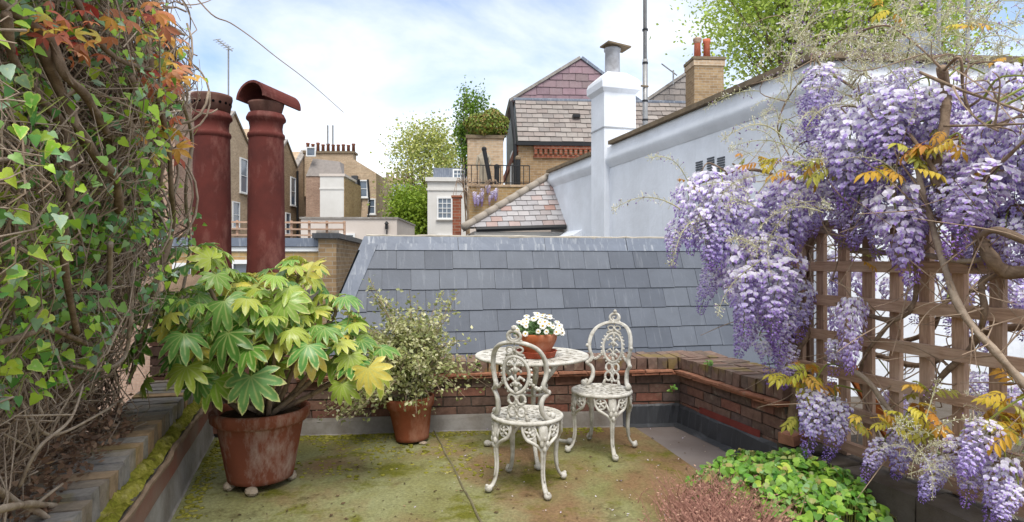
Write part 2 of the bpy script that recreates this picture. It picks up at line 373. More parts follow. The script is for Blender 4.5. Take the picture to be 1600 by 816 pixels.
MAT['greyfloor'] = simple('bare grey felt', lin(128, 120, 116), .9, .3, 2.5, .4, .15, 0, lin(108, 96, 90))
m = NM('moss'); f = m.noise(9, 8, .7); g = m.noise(45, 5, .7); col = m.ramps(f, [(.3, lin(104, 92, 56)), (.42, lin(136, 136, 50)), (.55, lin(164, 158, 72)), (.68, lin(190, 180, 116)), (.8, lin(136, 114, 78))])
col = m.mix(.8, col, m.ramp(g, .3, .7, (.4, .4, .4, 1), (1.2, 1.2, 1.2, 1)), 'MULTIPLY'); m.bump(m.math('ADD', g, f), 1., .02); MAT['moss'] = m.done(col, 1, .05)
MAT['ground'] = simple('street ground', lin(110, 108, 104), .95, .3, .3, 0)
MAT['redstrip'] = simple('rusty red strip', lin(136, 88, 74), .9, .4, 4, .4, .1, 0, lin(128, 112, 100))
MAT['mortarlip'] = simple('crumbling mortar lip', lin(150, 128, 108), .95, .4, 12, .8, .1)
MAT['slab'] = simple('dark stone slab', lin(104, 98, 92), .95, .45, 5, .6, .1, 0, lin(78, 70, 60))
# ================================================================== large structure
def frame(o, xdir):
    x = Vector((xdir[0], xdir[1], 0)).normalized(); y = Vector((-x.y, x.x, 0))
    m = Matrix(((x.x, y.x, 0, o[0]), (x.y, y.y, 0, o[1]), (0, 0, 1, o[2] if len(o) > 2 else 0), (0, 0, 0, 1))); return m
SD = Vector((-.284, .959, 0)); RD = Vector((.959, .284, 0))
def clip(poly, conv):
    out = poly
    n = len(conv); area = sum(conv[i][0]*conv[(i+1) % n][1]-conv[(i+1) % n][0]*conv[i][1] for i in range(n)); sg = 1 if area > 0 else -1
    for i in range(n):
        a, b = conv[i], conv[(i+1) % n]; inp = out; out = []
        side = lambda p: sg*((b[0]-a[0])*(p[1]-a[1])-(b[1]-a[1])*(p[0]-a[0]))
        for k in range(len(inp)):
            p, q = inp[k-1], inp[k]; sp_, sq_ = side(p), side(q)
            if (sp_ >= 0) != (sq_ >= 0):
                t = sp_/(sp_-sq_); out.append((p[0]+(q[0]-p[0])*t, p[1]+(q[1]-p[1])*t))
            if sq_ >= 0: out.append(q)
        if not out: return []
    return out
def slates(parent, O, u, v, n, W, E, conv, mat, thick=.008, name='slate', jit=.004, t0=0., gap=.004):
    u, v, n, O = Vector(u).normalized(), Vector(v).normalized(), Vector(n).normalized(), Vector(O)
    smin = min(p[0] for p in conv); smax = max(p[0] for p in conv); tmax = max(p[1] for p in conv)
    k = 0; t = t0; cache = {}
    while t < tmax-1e-4:
        s = smin-W+(W*.5 if k % 2 else 0)
        while s < smax:
            j = random.choice([-jit, 0, jit]); x0, x1, y0, y1 = s+gap/2, s+W-gap/2, t, t+E+j
            rect = [(x0, y0), (x1, y0), (x1, y1), (x0, y1)]; pl = clip(rect, conv)
            if len(pl) >= 3:
                ar = abs(sum(pl[i][0]*pl[(i+1) % len(pl)][1]-pl[(i+1) % len(pl)][0]*pl[i][1] for i in range(len(pl))))/2
                if ar > W*E*.06:
                    whole = ar > .995*(x1-x0)*min(y1-y0, 9); key = round(j, 5) if whole else None
                    base = O+u*(s+W/2)+v*t
                    if key is None or key not in cache:
                        b = MB(); h = lambda q: thick*(.4+1.5*(q[1]-t)/E)
                        top = [O+u*q[0]+v*q[1]+n*(h(q)+thick)-base for q in pl]; bot = [O+u*q[0]+v*q[1]+n*h(q)-base for q in pl]
                        a_ = [b.vert(p) for p in top]; c_ = [b.vert(p) for p in bot]; m_ = len(pl)
                        nn = (top[1]-top[0]).cross(top[2]-top[0])
                        if nn.dot(n) < 0: a_ = a_[::-1]; c_ = c_[::-1]
                        b.face(*a_); b.face(*c_[::-1])
                        for q in range(m_): b.face(a_[q], c_[q], c_[(q+1) % m_], a_[(q+1) % m_])
                        me = b.mesh(name, mat)
                        if key is not None: cache[key] = me
                    else: me = cache[key]
                    o = put(me, name, parent, base, Matrix.Rotation(ru(-.004, .004), 3, n))
                    if jit: o.location += n*ru(0, thick*.35)+v*(ru(0, .012) if random.random() < .03 else 0)*thick/.007
            s += W
        t += E; k += 1
# ---- ground and floor
b = MB(); b.poly([(-900, -200, -9), (900, -200, -9), (900, 1500, -9), (-900, 1500, -9)]); struct(b.build('ground', MAT['ground']))
BL = Vector((-2.28, 4.63, 0)); BR = Vector((1.389, 5.01, 0))
FB = frame(BL, BR-BL); FRt = frame(BR, -SD); LD = Vector((-.322, .947, 0)); LO = Vector((-1.13, 1.2, 0)); FL = frame(LO, LD)
LB = (BR-BL).length
fl = [Vector((.35, -3.2, 0)), Vector((3.9, -3.2, 0)), BR+RD*.1, BL+Vector((-.05, .1, 0))]
b = MB(); b.prism(fl[::-1], (0, 0, -9)); struct(b.build('terrace_floor', MAT['greyfloor']))
# mossy felt sheet, finely gridded, with lapped seam
e0, e1 = gnd(985, 664), gnd(1105, 745); ed = (e1-e0)/(e1.y-e0.y)
b = MB(); NY = 60; NX = 46; idx = []
for j in range(NY+1):
    y = -1.5+(4.95+1.5)*j/NY; row = []
    xl = -1.13-.34*(y-1.2)-.0; xr = e0.x+ed.x*(y-e0.y)
    yl = y
    for i in range(NX+1):
        x = xl+(xr-xl)*i/NX; yy = min(y, 4.63+(x+2.28)*.1036-.03)
        row.append(b.vert((x, yy, .005+.003*sin(x*7+y*3)*sin(y*5-x*2))))
    idx.append(row)
for j in range(NY):
    for i in range(NX): b.face(idx[j][i], idx[j][i+1], idx[j+1][i+1], idx[j+1][i])
struct(b.build('roofing_felt', MAT['felt'], smooth=True))
p0, p1 = gnd(677, 672), gnd(752, 816)
pts = [p0.lerp(p1, t/14*1.7)+Vector((ru(-.008, .008), 0, .006)) for t in range(15)]
b = MB(); b.tube(pts, .013, 6, flat=.5); struct(b.build('felt_seam', simple('felt seam', lin(142, 134, 104), .95, .4, 20, .6)))
# ---- brick piece meshes
def brickmesh(lx, ly, lz, mat, name='brick', r=.004):
    out = []
    for k in range(4):
        b = MB(); P = []
        j = lambda: ru(-r, r)
        b.box((-lx/2, -ly/2, -lz/2), (lx/2, ly/2, lz/2))
        for p in b.v: p += Vector((j(), j(), j()))
        out.append(b.mesh(name, mat))
    return out
def rotof(fr): return fr.to_3x3().normalized()
def courses(parent, fr, x0, x1, z0, nz, y=0., depth=.1, mat='parapet_brick', stop=None):
    ms = brickmesh(.215, depth, .065, MAT[mat]); R = rotof(fr); half = brickmesh(.1025, depth, .065, MAT[mat])
    for k in range(nz):
        x = x0+(0 if k % 2 else -.1125)
        while x < x1:
            a, e = max(x, x0), min(x+.215, x1)
            if e-a > .04:
                c = fr @ Vector(((a+e)/2, y+depth/2+ru(-.004, .003), z0+.0375+k*.075))
                put(random.choice(ms), 'brick', parent, c, R, ((e-a)/.215, 1, 1))
            x += .225
def coping(parent, fr, x0, x1, y0, y1, z0, h, sp, mat):
    ms = brickmesh(sp-.007, y1-y0, h, MAT[mat], r=.005); R = rotof(fr); x = x0; n = int((x1-x0)/sp); sp = (x1-x0)/n
    for k in range(n):
        c = fr @ Vector((x0+sp*(k+.5), (y0+y1)/2+ru(-.006, .006), z0+h/2+ru(-.004, .004)))
        put(random.choice(ms), 'brick', parent, c, R @ Matrix.Rotation(ru(-.02, .02), 3, 'Z'))
def tiles(parent, fr, x0, x1, y0, y1, z0, L=.24):
    ms = brickmesh(L-.006, y1-y0, .016, MAT['tile_red'], 'tile', .003); R = rotof(fr)
    for lay in range(2):
        x = x0-(L/2 if lay else 0)
        while x < x1:
            a, e = max(x, x0), min(x+L, x1)
            if e-a > .05: put(random.choice(ms), 'tile', parent, fr @ Vector(((a+e)/2, (y0+y1)/2-(.012 if lay else 0)+ru(-.004, .004), z0+.009+lay*.02)), R @ Matrix.Rotation(ru(-.012, .012), 3, 'X'), ((e-a)/L, 1, 1))
            x += L
def strip(parent, name, fr, x0, x1, prof, mat, th=.006, n=14, wob=.003):
    b = MB(); rows = []
    for i in range(n+1):
        x = x0+(x1-x0)*i/n
        rows.append([b.vert(fr @ Vector((x, y+ru(-wob, wob), z+(ru(-wob, wob) if k else 0)))) for k, (y, z) in enumerate(prof)])
    for A, B in zip(rows, rows[1:]):
        for k in range(len(prof)-1): b.face(A[k], B[k], B[k+1], A[k+1])
    return b.build(name, mat, parent)
# ---- back parapet
bp = thing('parapet_wall', FB @ Vector((2.2, .16, 0)), 'low brick parapet behind the table, mossy brick coping over terracotta tiles', 'parapet')
XS = .62
MB().box((XS, .012, 0), (LB+.1, .33, .46), FB).build('wall_core', MAT['mortar_dark'], bp)
courses(bp, FB, XS, LB, .115, 4)
tiles(bp, FB, XS, LB-.02, -.05, .3, .42)
coping(bp, FB, XS, LB+.42, -.012, .335, .462, .09, .086, 'coping_brick')
strip(bp, 'cement_flashing', FB, XS, 3.2, [(-.05, .002), (-.03, .01), (-.018, .10), (-.012, .13)], MAT['cement'])
strip(bp, 'lead_flashing', FB, 3.2, LB-.01, [(-.08, .002), (-.03, .02), (-.02, .16), (-.008, .175)], MAT['black_lead'])
# ---- right parapet
LR = 1.2
rpw = thing('parapet_wall', FRt @ Vector((.6, .2, 0)), 'low red brick parapet running from the back corner to the trellis, black flashing', 'parapet')
MB().box((-.1, .012, 0), (LR, .40, .46), FRt).build('wall_core', MAT['mortar_dark'], rpw)
courses(rpw, FRt, .0, LR, .115, 4)
tiles(rpw, FRt, .02, LR+.02, -.055, .3, .42)
coping(rpw, FRt, .03, LR+.01, -.012, .20, .462, .09, .083, 'coping_brick')
coping(rpw, FRt, .09, LR+.01, .205, .42, .462, .088, .083, 'coping_brick')
strip(rpw, 'lead_flashing', FRt, .02, LR, [(-.09, .002), (-.035, .02), (-.022, .15), (-.008, .17)], MAT['black_lead'], wob=.006)
strip(rpw, 'red_flashing', FRt, .3, 1.0, [(-.014, .165), (-.0125, .215)], simple('red primer', lin(126, 58, 50), .8, .4, 6), wob=.001)
# ---- low kerb under the trellis
kb = thing('stone_kerb', FRt @ Vector((2.4, .3, 0)), 'low dark stone kerb under the trellis', 'kerb')
ms = [MB().box((-.23, -.34, -.105), (.23, .34, .105)) for _ in range(5)]
for k in range(9):
    q = ms[k % 5]; bb = MB(); bb.add(q)
    for p in bb.v: p += Vector((ru(-.008, .008), ru(-.02, .02), ru(-.01, .01)))
    put(bb.mesh('slab', MAT['slab']), 'slab', kb, FRt @ Vector((LR+.27+.475*k, .26, .106)), rotof(FRt) @ Matrix.Rotation(ru(-.03, .03), 3, 'Y'))
rb = brickmesh(.1, .16, .06, MAT['tile_red'])
lb_ = put(rb[0], 'loose_brick', None, FRt @ Vector((LR+.10, -.01, .252)), rotof(FRt) @ Matrix.Rotation(.3, 3, 'Z')); tag(lb_, 'broken red brick lying at the end of the right parapet', 'brick')
st = MB().ball((0, 0, 0), .09, 8, (1.1, .8, .3)); [p.__iadd__(Vector((ru(-.012, .012), ru(-.012, .012), ru(-.006, .006)))) for p in st.v]
tag(put(st.mesh('stone_fragment', MAT['slab']), 'stone_fragment', None, FRt @ Vector((LR+.28, -.02, .238))), 'flat stone fragment beside the broken red brick', 'stone')
# ---- left parapet
lp = thing('parapet_wall', FL @ Vector((1.8, .2, 0)), 'left brick parapet with mossy ledge and grey on-edge coping under the ivy', 'parapet')
LL = 3.62
MB().box((-2.2, .012, 0), (LL+.1, .46, .325), FL).build('wall_core', MAT['mortar_dark'], lp)
strip(lp, 'cement_flashing', FL, -2, LL, [(-.02, .002), (-.012, .02), (.0, .20)], MAT['cement'], n=30)
strip(lp, 'red_strip', FL, -2, LL, [(-.004, .20), (.001, .305)], MAT['redstrip'], n=30)
b = MB(); b.tube([FL @ Vector((-2+(LL+2)*k/60, .004+ru(-.008, .008), .31+ru(-.006, .008))) for k in range(61)], [ru(.012, .02) for _ in range(61)], 6); b.build('mortar_lip', MAT['mortarlip'], lp)
b = MB(); g = []
for i in range(420):
    g.append([b.vert(FL @ Vector((-2+(LL+2)*i/419, .012+.085*k/5, .325+.02*k/5+ru(0, .026)*(1 if 0 < k < 5 else .3)+.012*sin(i*.21+k)))) for k in range(6)])
for A, B in zip(g, g[1:]):
    for k in range(5): b.face(A[k], B[k], B[k+1], A[k+1])
tag(b.build('moss', MAT['moss'], lp, True), None, None, kind='stuff')
coping(lp, FL, -1.2, LL+.05, .085, .40, .335, .12, .108, 'left_brick')
# ---- chimney stack in the back left corner
cs = thing('chimney_stack', FB @ Vector((.085, .37, 0)), 'brick chimney stack behind the big fatsia carrying two tall red clay pots', 'chimney')
MB().box((-.45, .0, 0), (.615, .75, 1.06), FB).build('stack_core', MAT['mortar_dark'], cs)
courses(cs, FB, -.46, .62, .03, 13, -.02, .1)
FS = frame(FB @ Vector((.62, -.0, 0)), (FB.to_3x3() @ Vector((0, 1, 0)))); 
ms = brickmesh(.215, .1, .065, MAT['parapet_brick'])
for k in range(6, 13):
    for i in range(3): put(random.choice(ms), 'brick', cs, FB @ Vector((.575, .19+.225*i-(.1 if k % 2 else 0), .0675+k*.075)), rotof(FB) @ Matrix.Rotation(pi/2, 3, 'Z'))
MB().box((-.5, -.06, 1.03), (.67, .8, 1.12), FB).build('oversail_course', MAT['mortar'], cs)
b = MB(); lo = [(-.49, -.05), (.66, -.05), (.66, .79), (-.49, .79)]; hi = [(-.36, .12), (.5, .12), (.5, .64), (-.36, .64)]
A = [b.vert(FB @ Vector((x, y, 1.122))) for x, y in lo]; B = [b.vert(FB @ Vector((x, y, 1.24))) for x, y in hi]
for k in range(4): b.face(A[k], A[(k+1) % 4], B[(k+1) % 4], B[k])
b.face(*B); b.build('flaunching', MAT['mortarlip'], cs)
b = MB()
for k in range(420):
    c = FB @ Vector((ru(.1, .56), ru(-.03, .2), 1.13)); yy = (FB.inverted() @ c).y; c.z = 1.13+max(0, min((yy+.05)/.17, 1))*.115
    b.ball(c, ru(.01, .024), 5, (1, 1, .6))
tag(b.build('moss', MAT['moss'], cs, True), None, None, kind='stuff')
def chimneypot(x, label, hood):
    c = FB @ Vector((x, .38, 1.235)); t = thing('chimney_pot', c, label, 'chimney pot', 'tall clay pots on the terrace stack')
    K = .93; LT = lambda pr, *a, **k: MB().lathe([(r*K, z) for r, z in pr], *a, **k)
    LT([(.166, 0), (.166, .03), (.160, .1), (.150, 1.06), (.148, 1.13)], c, 40).build('pot_body', MAT['chimneypot'], t, True)
    LT([(.147, 1.125), (.158, 1.14), (.160, 1.155), (.155, 1.17), (.142, 1.18), (.138, 1.22), (.146, 1.265), (.168, 1.285), (.168, 1.30), (.150, 1.335), (.12, 1.338)], c, 40, capb=False).build('moulded_collar', MAT['chimneypot'], t, True)
    if hood:
        LT([(.122, 1.335), (.135, 1.36), (.150, 1.41), (.152, 1.425), (.138, 1.425), (.11, 1.34)], c, 36, capb=False).build('rim_bowl', MAT['chimneypot_dark'], t, True)
        b = MB(); ax = Vector((.42, .9, -.09)).normalized(); sx = Vector((ax.y, -ax.x, 0)).normalized(); up = sx.cross(ax); R = []
        c0 = c+Vector((0, 0, 1.425))-ax*.16-sx*.01
        for i, q in enumerate([0, .4]):
            for rr in (.158, .136): R.append([b.vert(c0+ax*q+sx*rr*cos(pi*k/16)*1.0+up*(rr*.92*sin(pi*k/16))) for k in range(17)])
        o0, i0, o1, i1 = R
        for k in range(16):
            b.face(o0[k], o0[k+1], o1[k+1], o1[k]); b.face(i0[k+1], i0[k], i1[k], i1[k+1]); b.face(o0[k+1], o0[k], i0[k], i0[k+1]); b.face(o1[k], o1[k+1], i1[k+1], i1[k])
        for k in (0, 16): b.face(o0[k], o1[k], i1[k], i0[k])
        b.build('half_round_hood', MAT['chimneypot'], t)
    else:
        LT([(.125, 1.335), (.150, 1.345), (.162, 1.42), (.170, 1.455), (.168, 1.475), (.150, 1.475), (.13, 1.40)], c, 40, capb=False).build('louvred_cap', MAT['chimneypot_dark'], t, True)
        hm = NM('hole shade').done((.006, .005, .005, 1), 1, 0)  # black discs stand for the shade inside the vent holes
        for k in range(18):
            a = 2*pi*k/18; hb = MB(); n_ = Vector((cos(a), sin(a), 0)); hb.lathe([(.0115, 0), (.0115, .006)], (0, 0, 0), 10, axes(Vector((-sin(a), cos(a), 0)), n_), capt=True)
            put(hb.mesh('vent_hole', hm), 'vent_hole', t, c+n_*.1555*K+Vector((0, 0, 1.405)))
chimneypot(-.159, 'left tall red clay chimney pot with pierced flared cap', False)
chimneypot(.274, 'right tall red clay chimney pot with half-round hood on top', True)
# ================================================================== slate mansard beyond the parapet
uM = Vector((cos(radians(12)), sin(radians(12)), 0)); nM = Vector((uM.y, -uM.x, 0)); sl = radians(68)
vM = (nM*cos(sl)-Vector((0, 0, 1))*sin(sl)); nrm = (nM*sin(sl)+Vector((0, 0, 1))*cos(sl)); A0 = Vector((-1.592, 6.6, 1.615)); TM = 1.85; SM = 5.02
mr = thing('slate_roof', A0+uM*2.5-Vector((0, 0, 1.9)), 'blue slate mansard roof with lead top flashing behind the parapet', 'roof')
hip = cos(sl)
b = MB(); q = [A0, A0+uM*SM, A0+uM*SM+vM*TM, A0+vM*TM-uM*hip*TM]
b.poly([q[0], q[3], q[2], q[1]])
bk = -nM*2.2; b.poly([q[0], q[1], q[1]+bk*.9, q[0]+bk]); b.poly([q[1], q[2], q[2]-nM*1.5, q[1]+bk*.9])
vl = (-uM*cos(sl)-Vector((0, 0, 1))*sin(sl)); b.poly([q[0]+bk, q[0]+bk+vl*TM+bk*.1, q[3], q[0]])
b.build('roof_deck', MAT['black_lead'], mr)
t0 = .15
slates(mr, A0, uM, vM, nrm, .305, .236, [(-hip*t0+.10, t0), (SM, t0), (SM, TM), (-hip*TM+.10, TM)], MAT['slate'], .007, t0=t0)
nl = (-uM*sin(sl)+Vector((0, 0, 1))*cos(sl))
slates(mr, A0, bk.normalized(), vl, nl, .305, .236, [(.1-hip*t0, t0), (2.2, t0), (2.2, TM), (.1-hip*TM, TM)], MAT['slate'], .007, t0=t0)
# lead: top apron and hip
def leadsheet(name, parent, P, n_, off=.014, nx=24):
    b = MB(); rows = []
    for i in range(nx+1):
        f = i/nx; a = P[0].lerp(P[1], f); c_ = P[3].lerp(P[2], f); w_ = ru(-.002, .002)
        rows.append([b.vert(a+n_*(off+w_)), b.vert(a.lerp(c_, .5)+n_*(off+ru(-.003, .004))), b.vert(c_+n_*(off+w_+.004)), b.vert(c_+n_*.0)])
    for A, B in zip(rows, rows[1:]):
        for k in range(3): b.face(A[k], A[k+1], B[k+1], B[k])
    return b.build(name, MAT['lead'], parent, False)
for k in range(5):
    s0, s1 = SM*k/5-(.0 if k else .02), SM*(k+1)/5-.006
    leadsheet('lead_flashing', mr, [A0+uM*s0, A0+uM*s1, A0+uM*s1+vM*.165, A0+uM*s0+vM*.165-(uM*hip*.165 if k == 0 else Vector())], nrm, .016+.002*(k % 2), 10)
leadsheet('lead_hip', mr, [A0+vM*.1-uM*hip*.1, A0+vM*TM-uM*hip*TM, A0+vM*TM-uM*(hip*TM-.16), A0+vM*.1-uM*(hip*.1-.16)], nrm, .022, 10)
leadsheet('lead_hip', mr, [A0+vM*.05-uM*hip*.05, A0+vM*TM-uM*hip*TM, A0+vM*TM-uM*hip*TM+bk.normalized()*.16, A0+vM*.05-uM*hip*.05+bk.normalized()*.16], nl, .022, 10)
b = MB(); b.tube([A0+uM*(SM*k/50)+Vector((0, 0, .012+ru(-.006, .006)))-nM*ru(-.006, .012) for k in range(51)], [ru(.012, .02) for _ in range(51)], 6); b.build('ridge_roll', simple('cream flashing edge', lin(190, 182, 168), .9, .4, 9), mr)
# ================================================================== grey painted neighbour wall
X0 = 5.55
def gp(d, z=0., off=0.): return Vector((X0-.296*d, d, z))-RD*off
GC = gp(6.93); GT = 3.64; FD = Vector((cos(radians(4.5)), sin(radians(4.5)), 0)); FN = Vector((FD.y, -FD.x, 0))
gw = thing('neighbour_house', gp(9, -9), 'pale blue-grey painted neighbour house wall with stone coping and chimney shaft', 'house')
far = gp(15.4); fe = GC+FD*9
b = MB(); foot = [far, GC, fe, fe+SD*10, far+RD*3]; b.prism([Vector((p.x, p.y, -9)) for p in foot], (0, 0, 9+GT)); b.build('wall', MAT['graywall'], gw)
# moulded band swept round the corner
def sweep(name, mat, prof, path, z0):
    b = MB(); rows = []
    for p, nn in path: rows.append([b.vert(p+nn*o+Vector((0, 0, z0+z))) for o, z in prof])
    for A, B in zip(rows, rows[1:]):
        for k in range(len(prof)-1): b.face(A[k], B[k], B[k+1], A[k+1])
    b.face(*rows[0]); b.face(*rows[-1][::-1])
    return b.build(name, mat, gw, True)
cn = (-RD+FN).normalized()*1.25
path = [(gp(15.4-8.47*k/30)-RD*ru(0, .01), -RD) for k in range(30)]+[(GC, cn)]+[(GC+FD*(.15+9*k/12), FN) for k in range(12)]
sweep('moulded_band', MAT['graywall'], [(.0, -.42), (.015, -.40), (.05, -.34), (.085, -.29), (.09, -.24), (.075, -.19), (.055, -.12), (.045, -.03), (.045, .0), (0, .0)], path, GT-.004)
def capseg(a, c_, n1, n2):
    b = MB(); P = []
    for p, nn in ((a, n1), (c_, n2)): P.append([b.vert(p+nn*.13+Vector((0, 0, GT+.002))), b.vert(p+nn*.13+Vector((0, 0, GT+.075))), b.vert(p-nn*.35+Vector((0, 0, GT+.11))), b.vert(p-nn*.35+Vector((0, 0, GT+.002)))])
    for k in range(4): b.face(P[0][k], P[1][k], P[1][(k+1) % 4], P[0][(k+1) % 4])
    b.face(*P[0][::-1]); b.face(*P[1]); b.build('coping_stone', MAT['stonecap'], gw)
dd = 11.95
while dd > 6.95:
    d2 = max(dd-.62, 6.93); last = d2 <= 6.931
    capseg(gp(dd), gp(d2+(.008 if not last else 0)), -RD, cn if last else -RD); dd = d2
s = 0
while s < 8.5: capseg(GC+FD*s, GC+FD*(s+.692), cn if s == 0 else FN, FN); s += .7
dd = 15.4
while dd > 12.8: capseg(gp(dd)-Vector((0, 0, .06)), gp(dd-.64)-Vector((0, 0, .06)), -RD, -RD); dd -= .65
# air bricks
am = simple('air brick slots', lin(84, 88, 96), .8, .2, 8)
for px in (1093, 1111, 1127):
    d = X0/((px-CX)/FPX+.296); d_ = d; z = EYE+(408-257)*d/FPX*(.96 if px < 1100 else 1)
    b = MB(); f_ = frame(gp(d, z), SD)
    for k in range(6): b.box((-.085, -.0, -.1+k*.036), (.085, .014, -.1+k*.036+.022), f_)
    b.build('air_brick', am, gw)
# small rendered hood and vent on the far part
f_ = frame(gp(13.9, 2.0), SD); b = MB(); b.prism([f_ @ Vector(p) for p in ((-.45, .0, .05), (-.45, .22, -.08), (-.45, .2, -.14), (-.45, 0, -.14))], (SD*.95)); b.build('render_hood', MAT['graywall'], gw)
b = MB(); [b.box((-.1, 0, -.75+k*.05), (.1, .02, -.75+k*.05+.03), f_) for k in range(5)]; b.build('air_brick', am, gw)
# rendered chimney shaft
sh = thing('rendered_chimney', Vector((1.844, 12.1, -9)), 'pale grey rendered chimney shaft with single leaning clay pot', 'chimney')
fs = frame((1.844, 12.1, 0), RD)
MB().box((0, 0, -9), (.70, .63, 4.80), fs).build('shaft', MAT['graywall'], sh)
b = MB(); b.box((-.012, -.012, 4.02), (.712, .642, 4.05), fs); b.build('string_line', simple('grey joint', lin(165, 168, 172), .9), sh)
b = MB(); R = []
for e_, z in ((0.0, 4.74), (.07, 4.82), (.075, 4.95), (.05, 5.03), (-.14, 5.2), (-.2, 5.22)):
    R.append([b.vert(fs @ Vector(p)) for p in ((-e_, -e_, z), (.7+e_, -e_, z), (.7+e_, .63+e_, z), (-e_, .63+e_, z))])
for A, B in zip(R, R[1:]):
    for k in range(4): b.face(A[k], A[(k+1) % 4], B[(k+1) % 4], B[k])
b.face(*R[-1]); b.build('cap', MAT['graywall'], sh)
c = fs @ Vector((.33, .31, 5.16)); MB().lathe([(.165, 0), (.165, .04), (.155, .08), (.15, .5), (.17, .52), (.175, .56), (.15, .58)], c, 24, capt=True).build('pot', painted('greyish pot', lin(172, 174, 180), lin(110, 106, 104), .9, 4), sh, True)
b = MB(); b.box((-.27, -.2, .60), (.25, .2, .63), Matrix.Translation(c) @ Matrix.Rotation(.12, 4, 'Y') @ Matrix.Rotation(.3, 4, 'Z')); b.lathe([(.12, .575), (.17, .63)], c, 12, capt=True); b.build('pot_slab', MAT['stonecap'], sh)
# mast
mt = thing('aerial_mast', at(1008, 200, 12.75)-Vector((0, 0, .3)), 'tall thin grey aerial mast strapped to the rendered chimney', 'mast'); p = at(1008, 200, 12.75)
MB().tube([(p.x, p.y, 3.3), (p.x, p.y, 5.6)], .055, 10).build('lower_tube', MAT['galv'], mt, True)
MB().tube([(p.x, p.y, 5.55), (p.x-.01, p.y, 9.5)], .042, 10).build('upper_tube', MAT['galv'], mt, True)
for z in (4.05, 5.02): MB().tube([(p.x+.06, p.y-.03, z), fs @ Vector((.66, .3, z))], .022, 6).build('bracket', MAT['stonecap'], mt)
for z in (4.3, 4.7, 5.5, 6.2): MB().lathe([(.062, 0), (.062, .04)], (p.x, p.y, z), 10, capt=True).build('clip', MAT['blackmetal'], mt)
# flat roof beyond the kerb
b = MB(); b.prism([Vector((p.x, p.y, -.2)) for p in (FRt @ Vector((-.3, .45, 0)), GC+Vector((.3, -.02, 0)), GC+FD*7-FN*-.02, FRt @ Vector((6, 5, 0)), FRt @ Vector((6, .45, 0)))][::-1], (0, 0, -8.8)); struct(b.build('flat_roof', MAT['slab']))
# ================================================================== houses beyond
def window(parent, fr, x, z, w_, h_, nx=2, nz=2, mat='whitepaint', sill=True, bar=.03):
    b = MB(); e = .07
    b.box((x-w_/2-e, -.07, z-e), (x-w_/2, .02, z+h_+e), fr); b.box((x+w_/2, -.07, z-e), (x+w_/2+e, .02, z+h_+e), fr)
    b.box((x-w_/2, -.07, z+h_), (x+w_/2, .02, z+h_+e), fr); b.box((x-w_/2, -.07, z-e), (x+w_/2, .02, z), fr)
    for k in range(1, nx): b.box((x-w_/2+w_*k/nx-bar/2, -.045, z), (x-w_/2+w_*k/nx+bar/2, .0, z+h_), fr)
    for k in range(1, nz): b.box((x-w_/2, -.05, z+h_*k/nz-bar/2), (x+w_/2, -.002, z+h_*k/nz+bar/2), fr)
    o = b.build('window', MAT[mat], parent)
    MB().box((x-w_/2+.001, -.018, z+.001), (x+w_/2-.001, .018, z+h_-.001), fr).build('pane', MAT['glass'], o)
    if sill: MB().box((x-w_/2-.12, -.12, z-.13), (x+w_/2+.12, .02, z-.072), fr).build('sill', MAT['white'], o)
    return o
def bx(parent, name, mat, fr, lo, hi): return MB().box(lo, hi, fr).build(name, MAT[mat], parent)
def chpots(parent, fr, x0, x1, n, y, z, h, r, mat='clay_far'):
    for k in range(n):
        c = fr @ Vector((x0+(x1-x0)*(k/(n-1) if n > 1 else .5), y, z)); hh = h*ru(.85, 1.15)
        MB().lathe([(r, 0), (r*.85, hh*.8), (r*1.05, hh*.85), (r*1.05, hh), (r*.7, hh)], c, 12).build('clay_pot', MAT[mat], parent, True)
# ---- brick house with slate roofs
y4 = radians(4); fm = frame((.19, 18, 0), (cos(y4), sin(y4)))
mh = thing('brick_house', fm @ Vector((3, 3, -9)), 'brick house with brown slate mansard and two slate gables behind the rendered chimney', 'house')
bx(mh, 'wall', 'stock', fm, (0, 0, -9), (7.6, 7, 4.86))
bx(mh, 'gutter', 'blackmetal', fm, (-.06, -.14, 4.78), (7.6, -.01, 4.88))
b = MB(); b.box((.45, -.10, 4.68), (7.4, .01, 4.775), fm); b.box((.45, -.05, 4.42), (7.4, .01, 4.52), fm)
for k in range(46): b.box((.47+.15*k, -.09, 4.52), (.47+.15*k+.085, .01, 4.68), fm)
b.build('dentil_course', MAT['redbrick'], mh)
u = fm.to_3x3() @ Vector((1, 0, 0)); yv = fm.to_3x3() @ Vector((0, 1, 0)); Zv = Vector((0, 0, 1))
e0 = fm @ Vector((-.02, -.06, 4.88)); t1 = fm @ Vector((-.14, 1.1, 6.42)); vv = (fm.to_3x3() @ Vector((0, -1.16, -1.54))).normalized(); T = sqrt(1.16**2+1.54**2); nn = u.cross(-vv).normalized()
b = MB(); b.poly([e0, e0+u*7.6, e0+u*7.6-vv*T, e0-vv*T]); b.poly([e0, e0-vv*T, e0-vv*T+yv*4.5, e0+yv*5.5]); b.poly([e0-vv*T, e0-vv*T+u*7.6, e0-vv*T+u*7.6+yv*4.5, e0-vv*T+yv*4.5]); b.build('roof_deck', MAT['black_lead'], mh)
slates(mh, e0-vv*T, u, vv, nn, .33, T/9, [(0, 0), (6.1, 0), (6.1, T), (0, T)], MAT['slate_brown'], .016, jit=.01, gap=.012)
b = MB(); b.tube([e0-vv*T+u*x+Zv*.03 for x in (-.05, 3, 7.6)], .06, 6); b.build('lead_roll', MAT['lead'], mh)
